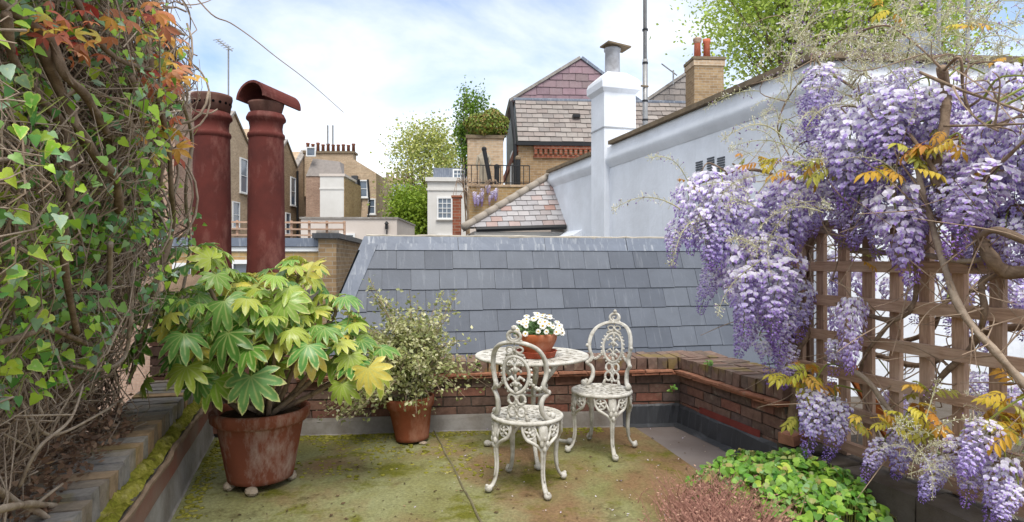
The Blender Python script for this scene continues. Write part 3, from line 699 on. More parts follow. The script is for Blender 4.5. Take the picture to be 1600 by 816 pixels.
def gable(x0, xa, x1, z0, za, y, mat, W, E, mt2='cement'):
    L0, LA, L1 = [fm @ Vector(p) for p in ((x0, y, z0), (xa, y, za), (x1, y, z0))]
    b = MB(); b.prism([L0, L1, LA], yv*5); b.build('gable', MAT['slate_purple'], mh)
    h = za-z0; slates(mh, fm @ Vector((x0, y-.004, za)), u, -Zv, -yv, W, E, [(xa-x0, 0.02), (x1-x0, h), (0, h)], MAT[mat], .014, jit=.01, gap=.012)
    for a_, c_ in ((L0, LA), (L1, LA)):
        dv = (c_-a_); b = MB(); w_ = dv.normalized().cross(yv)*(1 if a_ == L0 else -1)
        if w_.z < 0: w_ = -w_
        b.prism([a_-yv*.08, c_-yv*.08, c_-yv*.08+w_*.09, a_-yv*.08+w_*.09], yv*5); b.build('verge', MAT['lead' if a_ == L1 else mt2], mh)
gable(-.15, 2.12, 4.1, 6.44, 7.86, 1.35, 'slate_purple', .42, .235)
gable(4.15, 5.82, 7.5, 6.44, 7.58, 1.4, 'slate_brown', .36, .2)
bx(mh, 'roof_vent', 'blackmetal', fm, (1.72, .45, 5.78), (1.95, .62, 5.86))
fsd = frame(fm @ Vector((0, 7, 0)), -yv)           # left flank, facing left
bx(mh, 'door', 'whitepaint', fsd, (4.0, -.05, 3.4), (5.0, .02, 5.0))
bx(mh, 'red_edge', 'redbrick', fsd, (5.35, -.03, 3.0), (6.9, .0, 4.7)) if False else None
MB().tube([fm @ Vector((-.1, -.05, 3.3)), fm @ Vector((-.1, -.05, 4.8)), fm @ Vector((-.16, .9, 6.3))], .055, 8).build('downpipe', MAT['blackmetal'], mh)
b = MB(); b.box((.0, -.06, 4.6), (7, .0, 4.86), fsd); b.build('eaves_band', MAT['redbrick'], mh)
ck = thing('brick_chimney', at(1108, 300, 18.1)+Vector((0, 0, -9)), 'yellow brick chimney with two orange pots above the grey wall', 'chimney'); ck.location.z = -9
fc = frame(at(1085, 0, 17.3), (cos(y4), sin(y4))); fc[2][3] = 0
bx(ck, 'stack', 'stock', fc, (0, 0, -9), (.86, .7, 7.12)); bx(ck, 'cap', 'stonecap', fc, (-.05, -.05, 7.12), (.91, .75, 7.2)); bx(ck, 'necking', 'stock_grey', fc, (-.03, -.03, 6.95), (.89, .73, 7.1))
chpots(ck, fc, .22, .5, 2, .35, 7.2, .56, .105)
MB().lathe([(.1, .5), (.13, .62), (.1, .66)], fc @ Vector((.22, .35, 7.2)), 12, capt=True).build('cowl', MAT['pinkbrick'], ck)
# ---- brick roof terrace with railing
ft = frame(at(733, 0, 16.5), (cos(y4), sin(y4))); ft[2][3] = 0
tw = thing('brick_terrace', ft @ Vector((1.5, 1, -9)), 'yellow brick terrace block with black railing in front of the slate-roofed house', 'building')
bx(tw, 'wall', 'yellow', ft, (0, 0, -9), (3.2, 1.45, 3.38)); bx(tw, 'wall_top', 'stock_grey', ft, (-.03, -.03, 3.382), (3.2, 1.45, 3.44))
bx(tw, 'lower_wall', 'cream', ft, (.02, -.012, -9), (3.1, .1, 2.45))
rl = thing('railing', ft @ Vector((.9, .1, 3.44)), 'black metal railing on the brick terrace', 'railing')
for z in (3.5, 3.98): MB().tube([ft @ Vector((-.1, .08, z)), ft @ Vector((1.66, .08, z))], .014, 6).build('rail', MAT['blackmetal'], rl)
for k in range(12): MB().tube([ft @ Vector((-.1+.16*k, .08, 3.44)), ft @ Vector((-.1+.16*k, .08, 3.98))], .012 if k % 4 else .02, 5).build('bar', MAT['blackmetal'], rl)
for nm, a_, c_, r_, lab in (('flue_pipe', (1.38, .5, 3.44), (1.38, .5, 4.25), .07, 'black flue pipe standing behind the terrace railing'), ('leaning_post', (.62, .5, 3.44), (.42, .5, 4.5), .06, 'black post leaning behind the terrace railing, right of the statue'), ('short_post', (.78, .5, 3.44), (.78, .5, 4.0), .07, 'short black post beside the leaning post on the terrace')):
    t = thing(nm, ft @ Vector(a_), lab, 'post'); MB().tube([ft @ Vector(a_), ft @ Vector(c_)], r_, 10).build('shaft', MAT['blackmetal'], t); MB().ball(ft @ Vector(c_), r_*1.25, 8).build('head', MAT['stonecap' if nm == 'flue_pipe' else 'blackmetal'], t)
# statue: robed figure, one continuous skin
sp_ = ft @ Vector((.42, .95, 3.44)); stt = bpy.data.meshes.new('statue')
SV = [(0, 0, .03), (0, 0, .3), (0, 0, .6), (0, 0, .78), (0, 0, .95), (.0, 0, 1.06), (.01, -.01, 1.16), (.15, 0, .93), (.2, -.06, .72), (.12, -.14, .62), (-.15, 0, .93), (-.2, -.02, .7), (-.17, -.06, .52)]
SE = [(0, 1), (1, 2), (2, 3), (3, 4), (4, 5), (5, 6), (4, 7), (7, 8), (8, 9), (4, 10), (10, 11), (11, 12)]
SR = [.17, .145, .13, .125, .11, .045, .08, .055, .045, .03, .055, .045, .03]
stt.from_pydata(SV, SE, []); so_ = bpy.data.objects.new('statue', stt); COL.objects.link(so_); so_.location = sp_
md = so_.modifiers.new('skin', 'SKIN'); so_.modifiers.new('sub', 'SUBSURF').levels = 2; so_.modifiers['sub'].render_levels = 2
for v_, r_ in zip(stt.skin_vertices[0].data, SR): v_.radius = (r_, r_*.85)
stt.skin_vertices[0].data[0].use_root = True; stt.materials.append(simple('weathered stone', lin(168, 158, 140), .95, .4, 6, .5)); tag(so_, 'robed stone statue on the terrace in front of the ivied wall', 'statue')
iw = thing('garden_wall', ft @ Vector((.5, 1.6, -9)), 'brown brick wall with stone coping behind the statue', 'wall')
bx(iw, 'wall', 'stock_grey', ft, (-.05, 1.5, -9), (1.02, 2.0, 5.0)); bx(iw, 'coping', 'stonecap', ft, (-.1, 1.45, 5.002), (1.05, 2.05, 5.1))
# ---- low hipped slate roof
E0 = at(724, 357, 14); E1 = at(884, 353, 14.4); H1 = at(868, 270, 15.7)
hr = thing('hipped_roof_building', Vector((E0.x+1, 15, -9)), 'low building with pale and pink slate hip roof beside the grey wall', 'building')
uu = (E1-E0).normalized(); P = H1-E0; hp = P-uu*P.dot(uu); T = hp.length; vv = -hp.normalized(); nn = uu.cross(-vv).normalized()
b = MB(); b.poly([E0-nn*.02, E1-nn*.02, H1-nn*.02]); b.poly([E0-nn*.02, H1-nn*.02, E0+Vector((-.15, 1.8, .0))]); b.build('roof_deck', MAT['mortar'], hr)
slates(hr, E0+hp, uu, vv, nn, .27, T/11, [(P.dot(uu), 0), (P.dot(uu)+.12, 0), (P.dot(uu)+.12, T), (0, T)], MAT['slate_mix'], .012, jit=.006, gap=.01)
for k in range(9):
    a_ = E0.lerp(H1, k/9); c_ = E0.lerp(H1, (k+1.03)/9); MB().tube([a_+nn*.03, c_+nn*.02], [.10, .09], 10).build('hip_tile', simple('hip tile', lin(162, 152, 140), .9, .3, 6) if k == 0 else bpy.data.materials['hip tile'], hr, True)
MB().tube([E0-Vector((-.3, .06, .03)), E1-Vector((0, .06, .03))], .06, 8).build('gutter', MAT['blackmetal'], hr)
fh = frame((E0.x, E0.y+.1, 0), (uu.x, uu.y)); bx(hr, 'wall', 'white', fh, (.25, 0, -9), (2.4, 2, E0.z-.06))
pr = thing('brick_pier', at(713, 0, 15.2)*1, 'narrow red brick pier at the left end of the hip roof', 'pier'); pr.location.z = -9
fp = frame(at(707, 0, 15.2), (1, .05)); fp[2][3] = 0; bx(pr, 'pier_shaft', 'redbrick', fp, (0, 0, -9), (.21, .3, 2.95)); bx(pr, 'pier_cap', 'tile_red', fp, (-.03, -.03, 2.95), (.24, .33, 3.0))
# ---- white stucco house
fw = frame(at(668, 0, 30), (cos(y4), sin(y4))); fw[2][3] = 0
wh = thing('white_house', fw @ Vector((1, 2, -9)), 'white stucco house with sash windows between the trees and the brick terrace', 'house')
bx(wh, 'wall', 'white', fw, (0, 0, -9), (2.4, 6, 5.3)); bx(wh, 'cornice', 'white', fw, (-.1, -.12, 5.302), (2.5, 6, 5.5)); bx(wh, 'string_course', 'white', fw, (-.05, -.05, 4.85), (2.45, -.002, 4.95))
bx(wh, 'attic', 'lead', fw, (.25, .5, 5.5), (2.4, 5, 6.05)); fa = frame(fw @ Vector((0, .5, 0)), (cos(y4), sin(y4)))
window(wh, fw, .85, 3.5, .62, .95, 3, 4); window(wh, fw, .85, 1.4, .62, 1.2, 3, 4); window(wh, fa, 1.55, 5.58, .5, .34, 3, 2, sill=False)
# ---- row of butterfly-roofed brick houses receding on the left
for k, dc in enumerate((28.8, 32.6, 36.4, 40.2, 44., 47.8)):
    fr = frame((-15, dc, 0), (0, 1)); lab = ['nearest gabled brick house of the left row, behind the ivy', 'gabled brick house seen between the two chimney pots', 'gabled brick house hidden behind the hooded chimney pot', 'gabled brick house just right of the hooded chimney pot', 'fourth gabled brick house of the left row, with black downpipe', 'last narrow gabled brick house of the left row'][k]
    t = thing('gabled_house', (-15, dc, -9), lab, 'house', 'gabled brick houses in a row on the left'); w2 = 1.895
    P = [fr @ Vector(p) for p in ((-w2, 0, -9), (w2, 0, -9), (w2, 0, 7.8), (0, 0, 9.3), (-w2, 0, 7.8))]
    b = MB(); b.prism(P[::-1], fr.to_3x3() @ Vector((0, 7, 0))); b.build('wall', MAT[('pinkbrick', 'stock_grey', 'stock_grey', 'stock', 'stock_grey', 'stock')[k]], t)
    for sgn in (-1, 1):
        a_, c_ = fr @ Vector((sgn*w2, -.08, 7.8)), fr @ Vector((0, -.08, 9.3)); b = MB(); b.prism([a_, c_, c_+Zv*.16, a_+Zv*.16], fr.to_3x3() @ Vector((0, .4, 0))); b.build('coping', MAT['cement'] if sgn < 0 else MAT['stonecap'], t)
    window(t, fr, 1.15, 5.2, .8, 1.8, 1, 2); window(t, fr, .2, 3.2, .7, 1.3, 1, 2)
    MB().tube([fr @ Vector((1.82, -.1, 7.6)), fr @ Vector((1.82, -.1, 1))], .08, 6).build('downpipe', MAT['blackmetal'], t)
# ---- near low building with lead roof edge
fn = frame(at(255, 0, 10.2), (cos(radians(7)), sin(radians(7)))); fn[2][3] = 0; zt = EYE+34*10.2/FPX
nb = thing('low_brick_building', fn @ Vector((1, 1, -9)), 'low brick building with lead roof edge behind the chimney pots', 'building')
bx(nb, 'wall', 'yellow', fn, (0, 0, -9), (2.7, 4, zt-.12)); bx(nb, 'lead_edge', 'lead', fn, (-.05, -.06, zt-.118), (2.62, 4.1, zt+.03))
bx(nb, 'white_fascia', 'whitepaint', fn, (0, -.03, zt-.2), (2.56, -.002, zt-.13)); bx(nb, 'pier', 'stock', fn, (2.56, -.12, -9), (2.86, 3.8, zt+.02)); bx(nb, 'pier_coping', 'black_lead', fn, (2.47, -.2, zt+.022), (2.93, 4, zt+.11))
window(nb, fn, 1.28, .75, .26, .55, 1, 1); window(nb, fn, .35, .75, .22, .5, 1, 1); window(nb, fn, 2.72, .4, .0, .0, 1, 1) if False else None
rl = thing('railing', fn @ Vector((1.3, .4, zt+.03)), 'grey timber railing on the low brick building left', 'railing')
for z in (.06, .17, .29): bx(rl, 'rail', 'timber', fn, (.1, .4, zt+.02+z), (2.9, .44, zt+.05+z))
for k in range(10): bx(rl, 'bar', 'timber', fn, (.1+.31*k, .44, zt+.03), (.14+.31*k, .48, zt+.36))
rc = thing('roof_cylinder', fn @ Vector((2.2, .8, zt+.11)), 'pale cylindrical tank lying on the low roof', 'tank'); MB().tube([fn @ Vector((2.35, .8, zt+.16)), fn @ Vector((2.75, .85, zt+.16))], [.06, .06], 10).build('drum', MAT['cement'], rc, True); bx(rc, 'cradle', 'cement', fn, (2.45, .76, zt+.03), (2.65, .88, zt+.11))
# ---- cream house and white block
f1 = frame(at(470, 0, 24), (1, .02)); f1[2][3] = 0; zc = EYE+66*24/FPX
chh = thing('cream_house', f1 @ Vector((2, 2, -9)), 'low cream rendered house with one window left of the slate roof', 'house')
bx(chh, 'wall', 'cream', f1, (0, 0, -9), (3.8, 5, zc)); bx(chh, 'parapet_cap', 'cement', f1, (-.04, -.05, zc+.001), (3.85, 5, zc+.07)); window(chh, f1, 1.83, zc-1.4, .5, .75, 1, 3)
for z in (0, .25, .5): bx(chh, 'balcony_rail', 'blackmetal', f1, (1.2, -.6, zc-2.1+z), (2.6, -.57, zc-2.06+z))
bx(chh, 'balcony', 'cement', f1, (1.2, -.6, zc-2.4), (2.6, 0, zc-2.12))
b = MB(); b.box((3.36, -.16, zc-.42), (3.46, -.06, zc-.2), f1); b.lathe([(.1, 0), (.02, .1)], f1 @ Vector((3.41, -.11, zc-.2)), 8); b.tube([f1 @ Vector((3.41, -.06, zc-.45)), f1 @ Vector((3.41, -.06, zc-.8))], .02, 5); b.build('wall_lantern', MAT['blackmetal'], chh)
f2 = frame(at(500, 0, 30), (1, .02)); f2[2][3] = 0
wb = thing('white_block', f2 @ Vector((.6, 2, -9)), 'plain white rendered block with yellow brick side wall', 'house')
bx(wb, 'front', 'white', f2, (0, 0, -9), (1.17, 2, 5.55)); bx(wb, 'side_wall', 'yellow', f2, (1.172, .05, -9), (1.2, 3.6, 5.5)); bx(wb, 'cap', 'cream', f2, (-.03, -.04, 5.552), (1.24, 2.4, 5.68)); bx(wb, 'string_course', 'white', f2, (-.02, -.03, 4.9), (1.19, -.002, 4.98))
f3 = frame(at(478, 0, 41), (1, .02)); f3[2][3] = 0
ph = thing('ten_pot_house', f3 @ Vector((1, 2, -9)), 'brown brick house whose wide chimney carries ten red pots', 'house')
bx(ph, 'wall', 'pinkbrick', f3, (0, 0, -9), (2.5, 6, 7.1)); b = MB(); b.prism([f3 @ Vector(p) for p in ((0, -.05, 7.1), (2.5, -.05, 7.1), (2.1, .6, 8.2), (.3, .6, 8.4))], (0, 4, 0)); b.build('mansard', MAT['slate_brown'], ph)
window(ph, f3, .35, 8.5, .5, .5, 1, 1, sill=False); bx(ph, 'chimney', 'stock_grey', f3, (-.9, 2.5, 6), (2.6, 3.4, 9.1)); bx(ph, 'chimney_cap', 'stonecap', f3, (-1, 2.4, 9.1), (2.7, 3.5, 9.25)); chpots(ph, f3, -.8, 2.5, 10, 2.95, 9.25, .62, .13, 'redbrick')
f4 = frame(at(548, 0, 36), (1, .04)); f4[2][3] = 0
bh = thing('brown_terrace_house', f4 @ Vector((1, 2, -9)), 'narrow brown brick house with black drainpipes left of the trees', 'house')
b = MB(); b.prism([f4 @ Vector(p) for p in ((0, 0, -9), (1.5, 0, -9), (1.5, 0, 6.6), (.2, 0, 7.4), (-.4, 0, 7.3))], (0, 5, 0)); b.build('wall', MAT['stock_grey'], bh)
for x in (.25, .5, 1.02): MB().tube([f4 @ Vector((x, -.08, 6.2)), f4 @ Vector((x+.1, -.08, 4.8)), f4 @ Vector((x, -.08, 3.5))], .06, 6).build('downpipe', MAT['blackmetal'], bh)
window(bh, f4, .75, 5.2, .4, .9, 1, 2); window(bh, f4, 1.25, 4.2, .3, .8, 1, 2); bx(bh, 'dormer', 'black_lead', f4, (.1, -.3, 5.4), (.45, .2, 6.4))
f5 = frame(at(588, 0, 60), (1, 0)); f5[2][3] = 0
fh_ = thing('far_house', f5 @ Vector((2, 2, -9)), 'distant brick house with slate roof and dormers behind the tree', 'house')
bx(fh_, 'wall', 'stock', f5, (0, 0, -9), (5.6, 6, 7.0)); b = MB(); b.prism([f5 @ Vector(p) for p in ((-.1, -.1, 7), (-.1, 1.5, 9.2), (-.1, 5, 9.2), (-.1, 6, 7))][::-1], (5.8, 0, 0)); b.build('roof', MAT['slate'], fh_)
for x in (.7, 2.2, 4): window(fh_, f5, x, 7.3, .8, 1.0, 2, 2); window(fh_, f5, x, 4.2, .8, 1.5, 2, 3)
bx(fh_, 'chimney', 'stock_grey', f5, (.4, 2, 8), (3.4, 3, 9.9)); chpots(fh_, f5, .6, 3.2, 6, 2.5, 9.9, .6, .18, 'cream')
# ---- aerials and far roof things
def aerial(px, py0, py1, d, lab, yagi=True, base=None):
    a_, c_ = at(px, py1, d), at(px, py0, d); t = thing('tv_aerial', base or a_, lab, 'aerial', 'television aerials on the roofs')
    MB().tube([a_ if base is None else base, c_], .0022*d/1.6, 5).build('pole', MAT['galv'], t)
    if yagi:
        e = d/945; b = MB(); b.tube([c_+Vector((-18*e, 0, 10*e)), c_+Vector((6*e, 0, -8*e))], .0018*d/1.6, 5)
        for k in range(6): q = c_+Vector((-18*e+4*k*e, 0, 10*e-3*k*e)); b.tube([q+Vector((-3*e, -.2, -3*e)), q+Vector((3*e, .2, 3*e))], .001*d/1.6, 4)
        b.build('antenna', MAT['galv'], t)
aerial(357, 72, 190, 32.6, 'tall TV aerial above the left chimney pot')
aerial(512, 196, 226, 43.5, 'left TV aerial on the ten-pot chimney', False); aerial(520, 196, 226, 43.5, 'right TV aerial on the ten-pot chimney', False)
aerial(1052, 110, 132, 19.5, 'small TV aerial between the two slate gables', True)
dm = thing('lead_dome', at(1428, 86, 12), 'grey lead dome rising behind the wisteria and coping', 'dome'); dm.location.z = 3.5
MB().lathe([(.42, 2.0), (.42, 2.1), (.40, 2.3), (.33, 2.5), (.2, 2.64), (.03, 2.7)], Vector((dm.location.x, 12, 3.2)), 20).build('dome_shell', MAT['lead'], dm, True); MB().lathe([(.38, .3), (.38, 2.0)], Vector((dm.location.x, 12, 3.2)), 20).build('drum', MAT['graywall'], dm, True)
for px, lab in ((1467, 'thin grey pole right of the lead dome'), (1512, 'thin grey pole at far right above the wisteria')):
    t = thing('roof_pole', atz(px, 3.6, 11), lab, 'pole', 'poles above the wisteria'); p = atz(px, 3.6, 11); MB().tube([p, p+Zv*3.6], .035, 8).build('tube', MAT['galv'], t); MB().lathe([(.06, 0), (.06, .06)], p+Zv*1.5, 8, capt=True).build('collar', MAT['galv'], t)
# ================================================================== trees
def tree(base, trunk_top, cen, rad, nleaf, size, stops, label, r0=.25, limbs=22, clump=60, spread=.5, gap=0., seed=1, group=None):
    rs = random.Random(seed); base = Vector(base); cen = Vector(cen); rad = Vector(rad); tt = Vector(trunk_top)
    t = thing('tree', base, label, 'tree', group)
    b = MB(); b.tube(spline([base, base.lerp(tt, .5)+Vector((rs.uniform(-.2, .2), 0, 0)), tt], 4), lerpl([r0, r0*.8, r0*.55], 9), 8)
    cl = []
    for k in range(clump):
        while True:
            q = Vector((rs.uniform(-1, 1), rs.uniform(-1, 1), rs.uniform(-1, 1)))
            if .25 < q.length < 1: break
        q = q*(q.length**-.35)*.95 if q.length > .3 else q
        cl.append(Vector((cen.x+q.x*rad.x, cen.y+q.y*rad.y, cen.z+q.z*rad.z)))
    for k in range(limbs):
        c_ = cl[k % clump]; s_ = base.lerp(tt, rs.uniform(.6, 1)); md_ = s_.lerp(c_, .5)+Vector((rs.uniform(-.1, .1)*rad.x, rs.uniform(-.1, .1)*rad.x, .12*rad.z))
        b.tube(spline([s_, md_, c_], 4), lerpl([r0*.38, r0*.2, r0*.05], 9), 5)
        for _ in range(3):
            e_ = c_+Vector((rs.gauss(0, .25)*rad.x, rs.gauss(0, .25)*rad.y, rs.gauss(0, .25)*rad.z)); b.tube(spline([md_, (md_+e_)/2+Vector((0, 0, .1)), e_], 3), lerpl([r0*.14, r0*.08, r0*.03], 7), 4)
    b.build('trunk', MAT['bark'], t, True)
    b = MB()
    for k in range(nleaf):
        c_ = cl[rs.randrange(clump)]; p = c_+Vector((rs.gauss(0, spread)*rad.x*.3, rs.gauss(0, spread)*rad.y*.3, rs.gauss(0, spread)*rad.z*.3))
        a_ = Vector((rs.gauss(0, 1), rs.gauss(0, 1), rs.gauss(0, .7))).normalized(); n_ = a_.cross(Vector((rs.gauss(0, 1), rs.gauss(0, 1), rs.gauss(0, 1)))).normalized(); s_ = size*rs.uniform(.6, 1.3)
        b.poly([p-a_*s_*.5, p+n_*s_*.34, p+a_*s_*.5, p-n_*s_*.34])
    key = label[:20]; o = b.build('crown', islandleaf('foliage '+key, stops), t); o['kind'] = 'stuff'
    return t
gl = lambda *c: [(k/(len(c)-1), lin(*x)) for k, x in enumerate(c)]
tree(atz(1310, -9, 27), atz(1310, 9, 27), atz(1312, 14.0, 27), (5.6, 4, 5.6), 52000, .19, gl((176, 198, 84), (196, 212, 108), (160, 186, 76), (210, 222, 130)), 'tall bright green spring tree rising behind the grey wall', .35, 40, 150, .6, seed=3)
tree(atz(672, -9, 36), atz(668, 4, 36), atz(668, 6.3, 36), (2.6, 2.2, 3.0), 15000, .17, gl((164, 172, 90), (188, 190, 108), (140, 158, 80), (196, 190, 122)), 'airy yellow-green tree left of the ivied wall', .22, 34, 80, .6, seed=5)
tree(atz(640, -9, 33), atz(640, 1, 33), atz(643, 3.3, 33), (1.4, 1.3, 2.2), 14000, .16, gl((124, 152, 44), (148, 170, 60), (100, 130, 40)), 'dense green tree in front of the distant brick house', .2, 16, 46, .7, seed=6)
tree(atz(735, -9, 20.5), atz(735, 5, 20.5), atz(740, 5.85, 20.5), (.62, .7, 1.25), 5200, .10, gl((92, 124, 40), (120, 150, 52), (74, 104, 38)), 'tall dark green shrub behind the ivied garden wall', .12, 12, 40, .7, seed=8)
# ivy bush over the garden wall
b = MB(); c0 = ft @ Vector((.55, 1.7, 5.45)); rs = random.Random(4)
for k in range(5200):
    q = Vector((rs.gauss(0, 1), rs.gauss(0, 1), rs.gauss(0, 1))).normalized()*rs.uniform(.7, 1.04)
    p = c0+Vector((q.x*.66, q.y*.45, q.z*.44)); p += Vector((sin(p.z*9)*.05, 0, sin(p.x*8)*.06)); a_ = Vector((rs.gauss(0, 1), rs.gauss(0, 1), rs.gauss(0, 1))).normalized(); n_ = a_.cross(q).normalized(); s_ = rs.uniform(.05, .1)
    b.poly([p-a_*s_*.5, p+n_*s_*.4, p+a_*s_*.5, p-n_*s_*.4])
t = thing('ivy_bush', c0-Zv*.4, 'rounded reddish green ivy bush on top of the brown brick wall', 'shrub'); b.build('foliage', islandleaf('ivy bush', gl((104, 124, 48), (132, 146, 62), (150, 118, 66), (86, 108, 44), (140, 160, 60))), t)['kind'] = 'stuff'
MB().tube([c0-Zv*.42, c0], .05, 6).build('stem', MAT['bark'], t)
# ================================================================== cast-iron chairs and table
def pierced(b, rings, na, keep, z0, z1, zf=None):
    """polar plate: rings = radii, keep(i, j) says which cells are metal"""
    nr = len(rings)-1; V = {}
    def vt(i, j, top):
        k = (i, j % na, top)
        if k not in V:
            a = 2*pi*j/na; V[k] = b.vert((rings[i]*cos(a), rings[i]*sin(a), (z1 if top else z0)+(zf(rings[i]) if zf else 0)))
        return V[k]
    for i in range(nr):
        for j in range(na):
            if not keep(i, j): continue
            b.face(vt(i, j, 1), vt(i+1, j, 1), vt(i+1, j+1, 1), vt(i, j+1, 1)); b.face(vt(i, j, 0), vt(i, j+1, 0), vt(i+1, j+1, 0), vt(i+1, j, 0))
            if i == nr-1 or not keep(i+1, j): b.face(vt(i+1, j, 1), vt(i+1, j, 0), vt(i+1, j+1, 0), vt(i+1, j+1, 1))
            if i > 0 and not keep(i-1, j): b.face(vt(i, j, 1), vt(i, j+1, 1), vt(i, j+1, 0), vt(i, j, 0))
            if not keep(i, (j+1) % na): b.face(vt(i, j+1, 1), vt(i+1, j+1, 1), vt(i+1, j+1, 0), vt(i, j+1, 0))
            if not keep(i, (j-1) % na): b.face(vt(i, j, 1), vt(i, j, 0), vt(i+1, j, 0), vt(i+1, j, 1))
def rosette(b, c, ax_r, up, r):
    """open rosette with five-pointed star facing ax_r"""
    ax_r = Vector(ax_r).normalized(); up = Vector(up); sx = up.cross(ax_r).normalized(); c = Vector(c)
    P = lambda q, a: c+sx*q*cos(a)+up*q*sin(a)
    b.tube([P(r, 2*pi*k/18) for k in range(18)], .0075, 6, closed=True)
    for k in range(5):
        a = pi/2+2*pi*k/5; b.tube([P(.004, a), P(r*.5, a+.22)+ax_r*.006, P(r*.97, a)], [.006, .009, .004], 5)
    b.ball(c+ax_r*.006, .011, 6)
def scroll(c, r, turns, a0, n=16, sgn=1): return [(c[0]+r*(1-.75*k/n)*cos(a0+sgn*2*pi*turns*k/n), c[1]+r*(1-.75*k/n)*sin(a0+sgn*2*pi*turns*k/n)) for k in range(n+1)]
SEAT = .43
def make_chair():
    root = bpy.data.objects.new('garden_chair', None); COL.objects.link(root); P = {}
    def part(nm, b, smooth=True): return b.build(nm, MAT['iron'], root, smooth)
    b = MB(); rg = [.012, .035, .05, .062, .085, .1, .112, .14, .155, .168, .2, .207]
    na = 72
    def keep(i, j):
        if i in (1,): return j % 12 < 5
        if i in (3, 4): return (j % 6) < 3 if i == 3 else ((j+3) % 6) < 4
        if i in (6, 7): return ((j+(1 if i == 7 else 0)) % 6) < 3
        if i == 9: return j % 3 != 0
        return True
    pierced(b, rg, na, keep, SEAT-.014, SEAT, lambda r: -.006*(1-r/.2)); part('seat', b, False)
    b = MB(); b.tube([(.205*cos(2*pi*k/48), .205*sin(2*pi*k/48), SEAT-.008) for k in range(48)], .013, 8, closed=True); part('seat_rim', b)
    for q in range(4):
        a = pi/4+q*pi/2; er = Vector((cos(a), sin(a), 0)); et = Vector((-sin(a), cos(a), 0)); b = MB()
        pr = [(.188, .415), (.204, .36), (.207, .30), (.200, .22), (.196, .15), (.204, .09), (.224, .045), (.248, .026)]; wd = [.032, .03, .024, .018, .015, .0145, .016, .018]
        path = spline([er*r+Vector((0, 0, z)) for r, z in pr], 4)
        b.tube(path, lerpl(wd, len(path)), 8, flat=.62, up=et)
        b.tube(spline([er*(r+.012)+Vector((0, 0, z)) for r, z in pr[:6]], 4), lerpl([.008, .006, .005], 21), 5)
        b.ball(er*.252+Vector((0, 0, .024)), .024, 8, (1, 1, .9)); b.ball(er*.262+Vector((0, 0, .04)), .012, 6)
        for s in (-1, 1): b.tube([er*.204+et*s*.012+Vector((0, 0, .30)), er*.208+et*s*.03+Vector((0, 0, .335)), er*.204+et*s*.045+Vector((0, 0, .375))], [.004, .009, .006], 5)
        for k, (zz, ww) in enumerate(((.275, .0), (.305, .018), (.305, -.018), (.335, .0))): b.ball(er*.216+et*ww+Vector((0, 0, zz)), .014, 6, (1, 1, 1.5))
        part('leg', b)
    for q in range(4):
        b = MB(); a0 = pi/4+q*pi/2
        for s in (-1, 1):
            a = a0+s*.40; er = Vector((cos(a), sin(a), 0)); rosette(b, er*.2+Vector((0, 0, .372)), er, (0, 0, 1), .036)
            pts = [(a0+s*.62, .41), (a0+s*.60, .375), (a0+s*.50, .335), (a0+s*.34, .315), (a0+s*.16, .29), (a0+s*.05, .255)]
            b.tube(spline([Vector((.203*cos(x), .203*sin(x), z)) for x, z in pts], 4), lerpl([.007, .011, .008], 21), 6)
        part('apron', b)
    # back: drawn flat in (x, z), then wrapped round the rear of the seat
    def W(x, z, o=0.):
        R = .185+.09*(z-SEAT)+o; a = x/.20; return Vector((R*sin(a), -R*cos(a)-(.03*(z-SEAT)), z))
    half = [(0, .888), (.06, .879), (.115, .850), (.152, .805), (.172, .752), (.176, .705), (.168, .668), (.158, .640), (.166, .615), (.186, .598), (.190, .585), (.164, .566), (.150, .535), (.153, .495), (.170, .462), (.2, .440), (.232, .436)]
    b = MB()
    for s in (-1, 1):
        pth = spline([(s*x, z, 0) for x, z in half], 5); n = len(pth); b.tube([W(p.x, p.y) for p in pth], lerpl([.012, .012, .013, .014, .013, .016, .015], n), 8)
        b.tube([W(p.x*.965, p.y-.004, -.009) for p in pth[:45]], .006, 5)
        b.ball(W(s*.19, .718), .014, 7); b.ball(W(s*.196, .592), .017, 7); b.ball(W(s*.235, .452), .024, 8, (1, 1, .9)); b.ball(W(s*.21, .462), .016, 7)
    part('back_frame', b)
    b = MB()
    b.tube([W(.074*cos(2*pi*k/40), .702+.106*sin(2*pi*k/40)) for k in range(40)], .0105, 8, closed=True)
    for k in range(26): b.ball(W(.088*cos(2*pi*k/26), .702+.12*sin(2*pi*k/26)), .0085, 6)
    for s in (-1, 1):
        pp = spline([(s*.074, .668, 0), (s*.1, .635, 0), (s*.13, .615, 0), (s*.158, .628, 0)], 4); b.tube([W(p.x, p.y) for p in pp], .008, 6)
        for p in pp[::2]: b.ball(W(p.x, p.y+.006), .010, 6)
    part('medallion', b)
    b = MB()                                      # leaf cross inside the medallion
    b.tube([W(0, .60), W(0, .80)], .006, 6)
    for zc, l in ((.758, .042), (.72, .03), (.672, .046), (.64, .028)):
        for s in (-1, 1):
            b.tube([W(0, zc-.012), W(s*l*.55, zc+.016), W(s*l, zc+.004)], [.006, .011, .006], 6); b.ball(W(s*l, zc), .0095, 6)
    for zc in (.79, .735, .655, .618): b.ball(W(0, zc), .014, 6, (1, 1, 1.5))
    # bow above
    for s in (-1, 1):
        b.tube([W(s*.024+.02*cos(t), .845+.017*sin(t)) for t in [2*pi*k/14 for k in range(14)]], .007, 6, closed=True)
        b.tube([W(0, .838), W(s*.03, .82), W(s*.05, .812)], [.007, .01, .006], 6)
    b.ball(W(0, .842), .012, 6); b.tube([W(0, .812), W(0, .885)], .006, 6)
